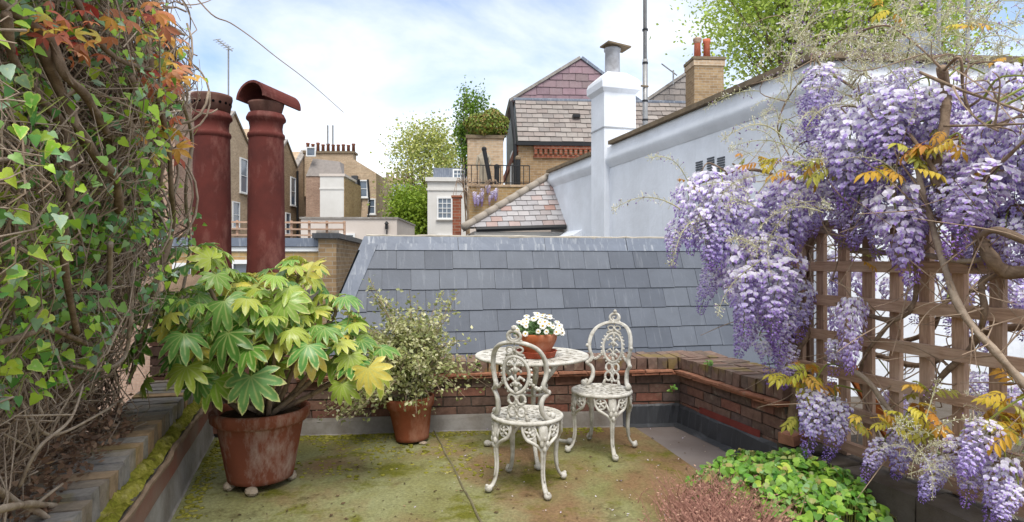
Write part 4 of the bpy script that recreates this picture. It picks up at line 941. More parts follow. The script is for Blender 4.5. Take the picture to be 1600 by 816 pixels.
    # figure-of-eight loops below
    for zc, r in ((.558, .024), (.492, .026)):
        for s in (-1, 1):
            b.tube([W(s*r*1.15+r*cos(t), zc+r*1.2*sin(t)) for t in [2*pi*k/16 for k in range(16)]], .0085, 6, closed=True)
            b.ball(W(s*r*2.1, zc-.01), .011, 6)
        b.ball(W(0, zc), .012, 6); b.ball(W(0, zc-.034), .011, 6)
    for s in (-1, 1): b.tube([W(s*.055, .47), W(s*.062, .45), W(s*.07, .43)], [.008, .012, .012], 6)
    b.tube([W(0, .425), W(0, .6)], .006, 6); b.tube([W(-.075, .434), W(0, .43), W(.075, .434)], .009, 6)
    part('back_splat', b)
    b = MB(); b.tube([W(.033*cos(2*pi*k/20), .922+.030*sin(2*pi*k/20)) for k in range(20)], .0105, 8, closed=True)
    b.tube([W(x, z) for x, z in scroll((.002, .920), .024, .9, 2.6)], .007, 6); b.ball(W(0, .968), .0145, 8); b.ball(W(0, .952), .010, 6)
    for s in (-1, 1): b.tube([W(s*.045, .882), W(s*.032, .897), W(s*.02, .9)], [.008, .01, .006], 6)
    part('finial', b)
    return root
def copy_tree(o, parent=None):
    c = o.copy(); COL.objects.link(c); c.parent = parent
    for ch in list(o.children): copy_tree(ch, c)
    return c
ch1 = make_chair(); bpy.context.view_layer.update(); ch2 = copy_tree(ch1)
ch1.location = (.09, 3.62, .006); ch1.rotation_euler = (0, 0, radians(-19)); ch2.location = (.637, 4.30, .006); ch2.rotation_euler = (0, 0, radians(180-32))
tag(ch1, 'white ornate cast-iron chair with its back to the viewer, nearest one', 'chair', 'white cast-iron garden chairs'); tag(ch2, 'white ornate cast-iron chair facing the viewer, right of the table', 'chair', 'white cast-iron garden chairs')
TC = Vector((.139, 4.236, .006)); tb = thing('garden_table', TC, 'round white pierced cast-iron table with a flower pot on it', 'table')
b = MB(); rg = [.02, .06, .08, .1, .13, .15, .17, .2, .22, .24, .28, .3, .32, .355, .372, .39]; na = 120
def keep(i, j):
    if i in (1, 3, 6, 9): return ((j+i) % 6) < 3
    if i in (2, 4, 7, 10): return ((j+2*i) % 5) < 3
    if i in (12,): return ((j//2) % 3) != 0
    return True
pierced(b, rg, na, keep, .676, .69, lambda r: 0)
for p in b.v: p += TC
b.build('table_top', MAT['iron'], tb); b = MB(); b.tube([TC+Vector((.388*cos(2*pi*k/64), .388*sin(2*pi*k/64), .682)) for k in range(64)], .011, 8, closed=True); b.build('rim', MAT['iron'], tb, True)
for a in (radians(35), radians(155), radians(275)):
    er = Vector((cos(a), sin(a), 0)); b = MB()
    pr = [(.24, .672), (.235, .62), (.19, .56), (.125, .50), (.085, .43), (.075, .36), (.06, .29), (.075, .22), (.14, .13), (.22, .06), (.30, .03), (.345, .024)]; path = spline([TC+er*r+Vector((0, 0, z)) for r, z in pr], 4)
    b.tube(path, lerpl([.016, .018, .02, .018, .018, .016, .015, .016, .016, .014, .016, .018], len(path)), 8, flat=.7); b.ball(TC+er*.35+Vector((0, 0, .024)), .024, 8, (1.2, 1.2, .9))
    for r, z, s in ((.2, .60, .03), (.11, .45, .026), (.1, .26, .028)): b.tube([TC+er*(r+s*cos(t))+Vector((0, 0, z+s*sin(t))) for t in [2*pi*k/14 for k in range(14)]], .008, 6, closed=True)
    b.build('leg', MAT['iron'], tb, True)
b = MB(); b.tube([TC+Vector((.062*cos(2*pi*k/20), .062*sin(2*pi*k/20), .30)) for k in range(20)], .012, 6, closed=True); b.build('tie_ring', MAT['iron'], tb, True); b = MB(); b.tube([TC+Vector((.085*cos(2*pi*k/20), .085*sin(2*pi*k/20), .42)) for k in range(20)], .01, 6, closed=True); b.build('tie_ring', MAT['iron'], tb, True)
# ================================================================== pots
c = Vector(((838-CX)/FPX*4.15, 4.13, .697)); scr = tag(MB().lathe([(.10, 0), (.125, .004), (.138, .04), (.143, .045), (.133, .045), (.12, .012), (.0, .012)], (0, 0, 0), 40).build('plant_saucer', MAT['saucer'], None, True), 'red clay saucer under the daisy pot on the table', 'saucer'); scr.location = c
fpot = thing('daisy_pot', c+Vector((0, 0, .013)), 'orange terracotta bowl of white daisies on the table', 'flower pot')
MB().lathe([(.085, .0), (.095, .012), (.105, .04), (.128, .085), (.134, .10), (.138, .105), (.142, .14), (.14, .15), (.126, .15), (.12, .11)], fpot.location, 40).build('pot', MAT['pot3'], fpot, True)
MB().lathe([(.124, .125), (.08, .14), (.0, .15)], fpot.location, 20, capb=False).build('soil', MAT['soil'], fpot, True)
pc = fpot.location+Vector((0, 0, .14)); rs = random.Random(3); b = MB(); b2 = MB()
for k in range(1100):
    q = Vector((rs.gauss(0, 1), rs.gauss(0, 1), abs(rs.gauss(0, 1)))).normalized()*rs.uniform(.3, 1.0); p = pc+Vector((q.x*.16, q.y*.15, q.z*.115-.005)); a_ = (q+Vector((rs.gauss(0, .5), rs.gauss(0, .5), rs.gauss(0, .5)))).normalized(); n_ = a_.orthogonal().normalized(); s_ = rs.uniform(.012, .026)
    b.poly([p-a_*s_, p+n_*s_*.22, p+a_*s_, p-n_*s_*.22])
b.build('foliage', islandleaf('daisy foliage', gl((92, 124, 76), (116, 146, 92), (74, 106, 62))), fpot)['kind'] = 'stuff'
dmesh = []
for v_ in range(3):
    b = MB(); np_ = 13
    for k in range(np_):
        a = 2*pi*k/np_+ru(-.08, .08); e = Vector((cos(a), sin(a), 0)); t_ = Vector((-sin(a), cos(a), 0)); w1 = (.95, .94, .90)
        b.poly([e*.004+Vector((0, 0, .001)), e*.010-t_*.0032+Vector((0, 0, .001)), e*.0175-t_*.0026+Vector((0, 0, -.001+ru(-.002, .002))), e*.019+Vector((0, 0, -.001)), e*.0175+t_*.0026+Vector((0, 0, -.001)), e*.010+t_*.0032+Vector((0, 0, .001))], w1)
    b.cur = (.75, .5, .04); b.ball((0, 0, .001), .0062, 8, (1, 1, .55)); b.cur = (.1, .2, .05); b.tube([(0, 0, -.001), (0, 0, -.05)], .0012, 4); dmesh.append(b.mesh('daisy', MAT['daisy']))
DP = []
while len(DP) < 56:
    q = Vector((rs.gauss(0, 1), rs.gauss(0, 1)-.25, abs(rs.gauss(0, .9))+.05)).normalized()
    if q.z < .1: continue
    p = pc+Vector((q.x*.168+.012, q.y*.155, q.z*.138+rs.uniform(-.01, .012)))
    if any((p-x).length < .021 for x in DP): continue
    DP.append(p); put(rs.choice(dmesh), 'daisy', fpot, p, axes(Vector((1, rs.uniform(-.3, .3), 0)), (q+Vector((0, -.45, .35))).normalized()) , rs.uniform(.95, 1.35))
# big pot
PC = Vector((-1.52, 3.66, .045)); bgp = thing('large_plant_pot', PC, 'large weathered terracotta pot standing on stones, holding the fatsia', 'plant pot')
MB().lathe([(.165, .0), (.186, .006), (.19, .03), (.212, .15), (.236, .29), (.243, .335), (.247, .338), (.265, .345), (.280, .36), (.286, .40), (.286, .412), (.278, .422), (.262, .422), (.25, .40), (.245, .36)], PC, 56).build('pot', MAT['pot'], bgp, True)
b = MB(); b.lathe([(.252, .375), (.16, .392), (.0, .40)], PC, 24, capb=False); [p.__iadd__(Vector((0, 0, ru(-.008, .008)))) for p in b.v]; b.build('soil', MAT['soil'], bgp)
pebm = simple('pale pebble', lin(176, 160, 140), .9, .35, 9, .4)
def pebble(c_, s_, lab):
    b = MB().ball((0, 0, 0), 1, 10, s_); [p.__iadd__(Vector((ru(-.1, .1)*s_[0], ru(-.1, .1)*s_[1], ru(-.08, .08)*s_[2]))) for p in b.v]
    tag(put(b.mesh('stone', pebm if 'pot' in lab else MAT['cement']), 'stone', None, c_, Matrix.Rotation(ru(0, 3), 3, 'Z')), lab, 'stone')
for a, lab in ((3.7, 'rounded stone under the left edge of the large pot'), (4.85, 'pale stone under the front edge of the large pot'), (.4, 'stone under the right rear of the large pot')): pebble(PC+Vector((.17*cos(a), .19*sin(a), -.018)), (.05, .035, .026), lab)
S2 = Vector((-.745, 4.53, .015)); sp2 = thing('small_plant_pot', S2, 'smaller tilted terracotta pot holding the small-leaved shrub', 'plant pot'); tl = Matrix.Rotation(radians(-4), 3, 'Y') @ Matrix.Rotation(radians(-2), 3, 'X')
MB().lathe([(.105, .0), (.122, .006), (.125, .03), (.158, .235), (.165, .24), (.176, .25), (.182, .30), (.18, .318), (.166, .32), (.155, .29)], S2, 44, tl).build('pot', MAT['pot2'], sp2, True); MB().lathe([(.16, .285), (.0, .3)], S2, 16, tl, capb=False).build('soil', MAT['soil'], sp2)
pebble(S2+Vector((.09, -.08, -.003)), (.035, .03, .012), 'flat stone wedged under the small pot right side')
for px, py in ((318, 793), (743, 640)):
    pass
# loose debris on the felt
rs = random.Random(12); dbm = simple('leaf litter', lin(96, 76, 56), .95, .4, 9, .3); lm = []
for k in range(4):
    b = MB(); a_ = [(0, 0), (.4, .25), (1, 0), (.4, -.22)]; b.poly([(x*.03, y*.03, ru(0, .006)) for x, y in a_]); b.poly([(.0, 0, 0), (.02, -.004, .008), (.03, 0, 0)]); lm.append(b)
b = MB()
for k in range(420):
    px, py = rs.uniform(250, 1150), 660+156*rs.random()**.8; p = gnd(px, py); 
    if p.x < -1.1-.34*(p.y-1.2) or p.x > 2.85-.3*p.y-.05: continue
    s_ = rs.uniform(.12, .6) if k % 9 else rs.uniform(.6, 1.1); b.add(lm[k % 4], Matrix.Translation((p.x, p.y, .010)) @ Matrix.Rotation(rs.uniform(0, 6), 4, 'Z') @ Matrix.Scale(s_, 4))
tag(b.build('leaf_litter', dbm), 'scattered brown leaf crumbs on the mossy floor', 'litter', kind='stuff')

# moss cushions along the floor edges and fallen petals
rs = random.Random(77); b = MB()
for k in range(1500):
    r_ = rs.random()
    if r_ < .45: x_ = rs.uniform(.6, 3.0); p = FB @ Vector((x_, -.06-abs(rs.gauss(0, .07)), .006))
    elif r_ < .75: p = FL @ Vector((rs.uniform(1.5, 3.5), -.03-abs(rs.gauss(0, .06)), .006))
    else: a = rs.choice(((-1.2, 4.45), (-.95, 4.25), (-.5, 4.3), (-.3, 3.9), (-1.1, 3.9))); p = Vector((a[0]+rs.gauss(0, .16), a[1]+rs.gauss(0, .1), .006))
    if p.x < -1.08-.34*(p.y-1.2): continue
    b.ball(p, rs.uniform(.004, .016), 5, (1.3, 1.3, rs.uniform(.3, .6)))
tag(b.build('moss_cushions', MAT['moss'], None, True), 'small moss cushions along the edges of the terrace floor', 'moss', kind='stuff')
b = MB()
for k in range(130):
    p = gnd(rs.uniform(620, 1180), 665+150*rs.random()); 
    if p.x > 2.8-.296*p.y: continue
    a = rs.uniform(0, 6.28); s_ = rs.uniform(.004, .010); e = Vector((cos(a), sin(a), 0)); n_ = Vector((-e.y, e.x, 0)); z_ = Vector((0, 0, .012)); b.poly([p-e*s_+z_, p+n_*s_*.6+z_, p+e*s_+z_*1.4, p-n_*s_*.6+z_])
tag(b.build('fallen_petals', islandleaf('fallen petals', gl((190, 176, 210), (214, 206, 220), (170, 150, 120), (150, 120, 90)), .2, .8)), 'tiny fallen lilac petals scattered on the terrace floor', 'petals', kind='stuff')
# ================================================================== plants on the terrace
def leaf_outline(pts, fold=.2, droop=.0, cen=(.32, 0), cm=0., margin=1.):
    b = MB(); f = lambda x, y: Vector((x, y, abs(y)*fold-droop*x*x))
    full = [(x, y) for x, y in pts]+[(x, -y) for x, y in pts[::-1] if abs(y) > 1e-6]
    if pts[0][1] == 0: pass
    c = b.vert(f(*cen), (cm, 1, 0)); ix = [b.vert(f(x, y), (margin, 0, 0)) for x, y in full]
    for k in range(len(ix)): b.face(c, ix[k], ix[(k+1) % len(ix)])
    return b
# ---- fatsia
def fatsia_leaf(nl, droop, seed):
    rs = random.Random(seed); b = MB(); b_c = b.vert((0, 0, 0), (0, .9, 0)); span = radians(250); prevn = None; step = span/nl
    z = lambda r, ridge: -droop*r*r+ridge
    first = None
    for k in range(nl):
        a = -span/2+step*(k+.5); L = 1.0-.33*abs(a/(span/2))**1.5+rs.uniform(-.05, .05); dr = rs.uniform(-.06, .06)
        pt = lambda r, da, rg=0.: Vector((r*cos(a+da), r*sin(a+da), z(r, rg)+dr*r))
        n0 = prevn if prevn is not None else b.vert(pt(.3, -step*.5, .02), (.8, 0, 0))
        n1 = b.vert(pt(.50, step*.5, .03), (.85, 0, 0)); prevn = n1
        m1, m2 = b.vert(pt(.36, 0, -.03), (0, 1, 0)), b.vert(pt(.68*L, 0, -.035), (.1, 1, 0))
        l1, r1 = b.vert(pt(.68*L, -step*.43, .02), (.9, 0, 0)), b.vert(pt(.68*L, step*.43, .02), (.9, 0, 0))
        l2, r2 = b.vert(pt(.86*L, -step*.25, .0), (1, 0, 0)), b.vert(pt(.86*L, step*.25, .0), (1, 0, 0)); tp = b.vert(pt(L, 0, -.05), (1, 0, 0))
        for f in ((b_c, n0, m1), (b_c, m1, n1), (n0, l1, m2, m1), (m1, m2, r1, n1), (l1, l2, m2), (m2, r2, r1), (l2, tp, m2), (m2, tp, r2)): b.face(*f)
    return b.mesh('leaf', MAT['fatsia'], smooth=True)
FM = [fatsia_leaf(8, .34, 1), fatsia_leaf(7, .5, 2), fatsia_leaf(8, .62, 3), fatsia_leaf(7, .25, 4), fatsia_leaf(9, .42, 5)]
fat = thing('fatsia_plant', PC+Vector((0, 0, .385)), 'large variegated green and yellow fatsia growing in the big pot', 'plant'); rs = random.Random(21)
GREEN = [lin(94, 142, 56), lin(118, 162, 64), lin(80, 126, 54), lin(146, 176, 66), lin(104, 150, 74)]; YEL = [lin(176, 186, 72), lin(190, 190, 84), lin(160, 178, 70)]; GOLD = lin(216, 196, 84)
tips = [(318, 408, 3.6), (465, 418, 3.75), (278, 470, 3.5), (388, 488, 3.3), (408, 470, 3.85), (520, 478, 3.7), (556, 552, 3.55), (300, 560, 3.35), (470, 520, 3.45), (360, 440, 4.0), (340, 520, 3.9), (440, 540, 3.9), (500, 535, 3.4), (265, 520, 3.7), (430, 450, 3.4), (300, 500, 3.3), (255, 500, 3.5), (430, 520, 3.3), (360, 545, 3.5), (540, 520, 3.6)]
stems = MB(); pet = MB(); root = PC+Vector((0, 0, .39))
for ti, (px, py, d) in enumerate(tips):
    tip = at(px, py, d); r0_ = root+Vector((rs.uniform(-.1, .1), rs.uniform(-.1, .1), 0)); mid = r0_.lerp(tip, .5)+Vector((0, 0, -.06)) if tip.z < root.z+.55 else r0_.lerp(tip, .5)+Vector((rs.uniform(-.08, .08), 0, .0))
    pth = spline([r0_, mid, tip-Vector((0, 0, .08)), tip], 5); stems.tube(pth, lerpl([.017, .014, .011, .012], len(pth)), 7)
    nlv = rs.choice((9, 10, 11)) if ti < 10 else 8; a0 = rs.uniform(0, 6)
    for k in range(nlv):
        a = a0+2.4*k; ring = k/nlv; el = radians(58-75*ring+rs.uniform(-12, 12)); lp_ = rs.uniform(.09, .19)*(.7+.6*ring)
        out = Vector((cos(a), sin(a)*.85, 0)).normalized(); st_ = tip-Vector((0, 0, .10*ring)); en = st_+out*lp_*cos(el)+Vector((0, 0, lp_*sin(el)))
        pet.tube(spline([st_, st_.lerp(en, .5)+Vector((0, 0, .03)), en], 3), .0035, 5)
        pd = radians(0-50*ring+rs.uniform(-20, 18)); X = out*cos(pd)+Vector((0, 0, sin(pd))); Zn = Vector((-out.x*sin(pd), -out.y*sin(pd), cos(pd)))+Vector((rs.uniform(-.3, .3), -.35+rs.uniform(-.3, .2), .1)); s_ = rs.uniform(.10, .165)*(.72+.45*ring)
        yl = rs.random(); colr = rs.choice(GREEN) if yl < (.82 if px < 440 else .52) else (rs.choice(YEL) if yl < .95 else GOLD)
        put(rs.choice(FM), 'leaf', fat, en, axes(X, Zn), s_, colr)
for px, py, d, s_, colr, X, Zn in ((392, 588, 3.18, .2, lin(120, 158, 90), (.05, -.35, -.9), (0, -.9, .35)), (575, 575, 3.3, .15, lin(216, 200, 96), (.3, -.3, -.9), (-.1, -1, .25)), (310, 590, 3.3, .15, lin(90, 136, 62), (-.3, -.3, -.9), (0, -1, .3)), (445, 470, 3.3, .15, lin(150, 176, 80), (.3, -.4, -.7), (0, -1, .5)), (395, 545, 3.25, .1, GOLD, (0, -.5, -.8), (0, -1, .3)), (535, 600, 3.35, .12, lin(150, 180, 74), (.1, -.4, -.9), (0, -1, .3)), (350, 470, 3.2, .17, lin(108, 152, 74), (.5, -.4, -.6), (.2, -.9, .5)), (480, 425, 3.5, .12, lin(206, 206, 96), (.3, -.4, .4), (0, -.7, .7)), (330, 405, 3.5, .13, lin(190, 200, 70), (-.6, -.3, .55), (.2, -.7, .7))):
    p = at(px, py, d); put(FM[int(s_*100) % 5], 'leaf', fat, p, axes(Vector(X), Vector(Zn)), s_, colr); pet.tube(spline([p, p+Vector((rs.uniform(-.05, .05), .15, .06)), p.lerp(root+Vector((0, 0, .35)), .6)], 3), .004, 5)
stems.build('stem', MAT['bark'], fat, True); pet.build('leaf_stalks', MAT['stem_green'], fat, True)['kind'] = 'stuff'
# ---- small-leaved shrub
shb = thing('small_leaved_shrub', S2+Vector((0, 0, .28)), 'cream and green small-leaved shrub spilling from the smaller pot', 'shrub'); rs = random.Random(31); b = MB(); tw_ = MB(); r2 = S2+Vector((.01, 0, .28))
ends = []
for k in range(330):
    a = rs.uniform(0, 2*pi); e = rs.random(); 
    px = rs.gauss(625, 44); py = rs.gauss(566, 44); d = 4.5+rs.gauss(0, .16)
    if px < 545: py += 35
    if py > 655 and px > 600: py = rs.uniform(540, 620)
    ends.append(at(px, min(py, 655), d))
ends += [at(575, 432, 4.5), at(572, 445, 4.5), at(580, 462, 4.48), at(520, 655, 4.3), at(528, 662, 4.3), at(545, 640, 4.25), at(700, 520, 4.45), at(708, 570, 4.4), at(640, 480, 4.5), at(600, 470, 4.5), at(660, 500, 4.5)]
for e_ in ends:
    md_ = r2.lerp(e_, .5)+Vector((0, 0, .1+.1*rs.random())); pth = spline([r2, md_, e_], 5); tw_.tube(pth, lerpl([.006, .003, .0015], len(pth)), 4, cap=False)
    for q in range(46):
        t_ = rs.uniform(.38, 1.0); p = pth[min(int(t_*10), 10)]+Vector((rs.gauss(0, .03), rs.gauss(0, .03), rs.gauss(0, .03))); a_ = Vector((rs.gauss(0, 1), rs.gauss(0, 1), rs.gauss(0, .8))).normalized(); n_ = a_.cross(Vector((rs.gauss(0, 1), rs.gauss(0, 1), rs.gauss(0, 1)))).normalized(); s_ = rs.uniform(.02, .036)
        m_ = a_.cross(n_)*s_*.12; b.poly([p-a_*s_*.6, p+n_*s_*.38-m_, p+a_*s_*.6, p-n_*s_*.38-m_])
b.build('foliage', islandleaf('shrub leaves', gl((130, 142, 80), (186, 188, 132), (112, 126, 68), (214, 210, 168), (150, 156, 94), (172, 172, 112), (222, 218, 186)), .25), shb)['kind'] = 'stuff'; tw_.build('stem', MAT['twig'], shb)
# ---- ground plants at lower right
def heart(fold=.25):
    return leaf_outline([(0, 0), (-.12, .2), (-.05, .4), (.2, .5), (.5, .44), (.8, .25), (1, 0)], fold, .25, (.3, 0), 0, .4)
HM = [heart(.25).mesh('leaf', MAT['plantleaf'], smooth=True), heart(.1).mesh('leaf', MAT['plantleaf'], smooth=True), heart(.45).mesh('leaf', MAT['plantleaf'], smooth=True)]
gp_ = thing('green_groundcover_plant', gnd(1250, 775), 'bushy bright green low plant with rounded leaves beside the kerb', 'plant'); rs = random.Random(41); stf = MB(); HB = [heart(.25), heart(.1)]
def mound(px, py):
    """height of leaves above floor where the ray meets the planting bed"""
    return 0
made = 0; stk = MB()
for k in range(2300):
    x = rs.gauss(0, .36); y = rs.gauss(0, .32); rr = (x/.62)**2+(y/.55)**2
    if rr > 1: continue
    h = .19*sqrt(1-rr)*rs.uniform(.72, 1.08)*(1+.25*sin(x*13+1)*sin(y*11))+.015; base = gnd(1262, 800); p = Vector((base.x+.02+x, base.y+.12+y, h+.005))
    if p.x > 2.80-.296*p.y-.04: p.x = 2.80-.296*p.y-.04-rs.uniform(0, .08)
    nrm_ = Vector((x*1.2, y*1.2-.5, .9)).normalized(); nrm_ += Vector((rs.gauss(0, .35), rs.gauss(0, .35), rs.gauss(0, .2))); xd = Vector((rs.gauss(0, 1), rs.gauss(0, 1)-.3, rs.gauss(0, .5)-.3)); s_ = rs.uniform(.024, .045) if rs.random() > .08 else rs.uniform(.05, .07)
    cg = rs.choice([lin(108, 158, 56), lin(132, 180, 62), lin(88, 138, 54), lin(152, 190, 66), lin(124, 166, 96), lin(178, 202, 80), lin(140, 176, 120)])
    if y < .12 and made < 290: put(rs.choice(HM), 'leaf', gp_, p, axes(xd, nrm_), s_, cg); made += 1
    else: stf.add(rs.choice(HB), Matrix.Translation(p) @ axes(xd, nrm_).to_4x4() @ Matrix.Scale(s_, 4))
    if k % 2 == 0: stk.tube([Vector((p.x*.96+base.x*.04, p.y, .0)), p], .002, 4, cap=False)
stf.build('foliage', islandleaf('groundcover leaves', gl((96, 146, 52), (126, 172, 60), (84, 130, 52), (152, 190, 70), (120, 160, 92), (176, 160, 100))), gp_)['kind'] = 'stuff'; stk.build('stems', MAT['stem_green'], gp_)['kind'] = 'stuff'
dr = thing('dry_plant', gnd(1130, 812), 'dry pinkish brown twiggy plant in front of the green groundcover', 'plant'); b = MB(); bd = MB(); rs = random.Random(43)
for k in range(2600):
    p = gnd(rs.gauss(1135, 42), 815+rs.uniform(-30, 70)); a = rs.uniform(0, 2*pi); h = rs.uniform(.04, .19); q = p+Vector((cos(a)*h*.8, sin(a)*h*.8, h)); b.tube([p+Vector((0, 0, .004)), p.lerp(q, .5)+Vector((rs.gauss(0, .012), rs.gauss(0, .012), .02)), q], [.0022, .0018, .001], 3, cap=False)
    for _ in range(3): c_ = p.lerp(q, rs.uniform(.4, 1))+Vector((rs.gauss(0, .012), rs.gauss(0, .012), rs.gauss(0, .008))); n_ = Vector((rs.gauss(0, 1), rs.gauss(0, 1), rs.gauss(0, 1))).normalized(); o_ = n_.orthogonal().normalized(); s_ = rs.uniform(.004, .010); bd.poly([c_-n_*s_, c_+o_*s_*.5, c_+n_*s_, c_-o_*s_*.5])
b.build('twigs', simple('dry pink stem', lin(166, 122, 108), .95, .35, 9, 0), dr)['kind'] = 'stuff'; bd.build('dead_leaves', islandleaf('dry leaves', gl((160, 116, 100), (184, 142, 122), (138, 98, 86), (198, 160, 138)), .15, .8), dr)['kind'] = 'stuff'
# little weeds on the parapet
for px, py, d, lab in ((1105, 574, 4.55, 'small green weed rooted in the right parapet ledge'), (1050, 612, 4.9, 'small green weed in the back right corner'), (745, 578, 4.86, 'tiny weed on the back parapet behind the near chair')):
    c_ = at(px, py, d); t = thing('weed', c_, lab, 'weed')
    for k in range(12): a = ru(0, 6.28); put(random.choice(HM), 'leaf', t, c_+Vector((cos(a)*.015, sin(a)*.01-.015, ru(0, .06))), axes((cos(a), sin(a)-.5, .2), (0, -.6, 1)), ru(.02, .035), lin(110, 150, 60))
    MB().tube([c_-Vector((0, 0, .02)), c_+Vector((0, -.01, .05))], .003, 4).build('stem', MAT['stem_green'], t)
# ================================================================== ivy and vine mass on the left parapet
def offz(z): 
    pts = [(.3, .40), (.6, .35), (1.0, .23), (1.6, .12), (2.3, .08), (3.2, .08)]
    for (a, b_), (c_, d_) in zip(pts, pts[1:]):
        if z <= c_: t = max(0, (z-a)/(c_-a)); return b_+(d_-b_)*t
    return pts[-1][1]
def bulge(d, z): return .05*sin(d*5.1+z*2.3)+.05*sin(z*6.3-d*3.1)+.03*sin(d*11+z*9)
def vsurf(d, z, o=0.):
    x = -1.13-.34*(d-1.2); n_ = Vector((-.947, -.322, 0)); return Vector((x, d, z))+n_*(offz(z)+bulge(d, z)+o)
def pxs(px, py, o=0.):
    """real point on the hedge face under a picture point"""
    z = 1.5; d = 2
    for _ in range(12):
        of = offz(z)+o; d = (.722+of*1.06)/max((800-px)/945-.34, .06); d = min(d, 5.2); z = EYE-(py-CY)*d/FPX
    return at(px, py, d)
ivy = thing('ivy_hedge', FL @ Vector((1.8, .45, .45)), 'tangled ivy and vine hedge with orange creeper along the left parapet', 'hedge'); rs = random.Random(51)
ZT = 2.95
# main branches
BRN = [([(-40, -30), (0, 5), (42, 34), (81, 66), (100, 115), (132, 147), (152, 181), (172, 213), (196, 216), (213, 201), (214, 170), (205, 120)], 16, 'bark'), ([(60, 60), (105, 170), (125, 205), (150, 245), (180, 280), (186, 330)], 19, 'bark'), ([(-20, 255), (0, 250), (28, 246), (60, 225), (85, 185), (98, 155), (128, 138)], 8, 'bark_pale'),
       ([(150, 178), (172, 170), (215, 171), (238, 192), (250, 232), (252, 290)], 9, 'bark'), ([(232, 60), (240, 130), (262, 220), (268, 300), (271, 345), (260, 405), (262, 470)], 9, 'bark'), ([(-20, 800), (30, 790), (60, 788), (106, 796), (175, 818), (220, 850)], 12, 'bark_pale'), ([(-20, 755), (0, 768), (26, 785), (66, 804), (100, 830)], 13, 'bark_pale'), ([(40, 806), (60, 785), (98, 756)], 6, 'bark_pale'),
       ([(-20, 540), (20, 530), (76, 514), (104, 524), (140, 540)], 11, 'bark'), ([(172, 380), (170, 450), (160, 500)], 9, 'bark_pale'), ([(212, 390), (206, 441), (204, 500), (194, 558), (158, 578), (110, 572)], 8, 'bark_pale'), ([(268, 370), (250, 425), (229, 502), (209, 573), (200, 600)], 9, 'bark'), ([(10, 20), (20, 90), (60, 150), (100, 200), (110, 280), (100, 400), (120, 520)], 15, 'bark'), ([(120, 0), (150, 60), (190, 95), (240, 110)], 10, 'bark'), ([(285, 160), (300, 220), (290, 300), (296, 390), (280, 480)], 6, 'bark_pale'), ([(40, 640), (80, 680), (150, 650), (190, 625)], 5, 'bark_pale'), ([(30, 760), (60, 700), (110, 655), (130, 600)], 4, 'bark_pale')]
for k, (pp, w_, mt_) in enumerate(BRN):
    P = [pxs(x, y, (-.10 if y < 650 else -.2)+.03*sin(k*2.1+i)) for i, (x, y) in enumerate(pp)]; pth = spline(P, 6); n = len(pth)
    b = MB(); b.tube(pth, [max(w_*.5*p.y/FPX*(1+.12*sin(q*.9+k)), .006)*(1-.35*q/n) for q, p in enumerate(pth)], 9); b.build('branch', MAT[mt_], ivy, True)
# tangle of twigs
def twigs(n, mat, name, rmin, rmax, o0, o1, seed, zlo=.46, d0=None):
    rs = random.Random(seed); b = MB()
    for k in range(n):
        d = 1.35*math.exp(rs.random()*(.92 if k % 6 else 1.0)); z = rs.uniform(zlo, ZT); d = d if d0 is None else rs.uniform(d0, 3.7); o = rs.uniform(o0, o1); L = rs.uniform(.2, .75)
        vert = rs.random() < .6
        dd, dz = (rs.gauss(0, .12), rs.choice((-1, 1))*L) if vert else (rs.choice((-1, 1))*L*.9, rs.gauss(0, .3)*L)
        P = []; c1, c2 = rs.gauss(0, .06), rs.gauss(0, .06)
        for i in range(5):
            t = i/4; z_ = z+dz*t+c1*sin(t*4); d_ = min(max(d+dd*t+c2*sin(t*5), 1.3), 3.75); z_ = min(max(z_, .46), ZT+.12*sin(d_*7)+.05); P.append(vsurf(d_, z_, o+.05*sin(t*6+k)))
        b.tube(P, lerpl([rs.uniform(rmin, rmax), rmin], 5), 4, cap=False)
    b.build(name, MAT[mat], ivy)['kind'] = 'stuff'
twigs(3000, 'twig', 'twigs', .0016, .0045, -.05, .2, 1); twigs(3200, 'twig_dark', 'dead_twigs', .003, .008, .1, .45, 2); twigs(650, 'bark_pale', 'pale_twigs', .0016, .0042, -.12, .04, 3)
twigs(1500, 'twig_dark', 'end_twigs', .003, .007, .0, .85, 4, d0=3.25)
# curling vines round the far end
b = MB()
for k in range(64):
    c_ = vsurf(rs.uniform(3.0, 3.6), rs.uniform(1.2, 2.6), rs.uniform(-.05, .15)); r_ = rs.uniform(.08, .22); a0 = rs.uniform(0, 6.28); ex = Vector((1, rs.uniform(-.6, .6), 0)).normalized()
    b.tube([c_+ex*r_*cos(a0+t*.35)*(1-.02*t)+Vector((0, 0, 1))*r_*1.3*sin(a0+t*.35)+Vector((0, .01*t, 0)) for t in range(rs.randrange(7, 14))], rs.uniform(.003, .008), 5)
b.build('curling_vines', MAT['bark_pale'], ivy, True)['kind'] = 'stuff'
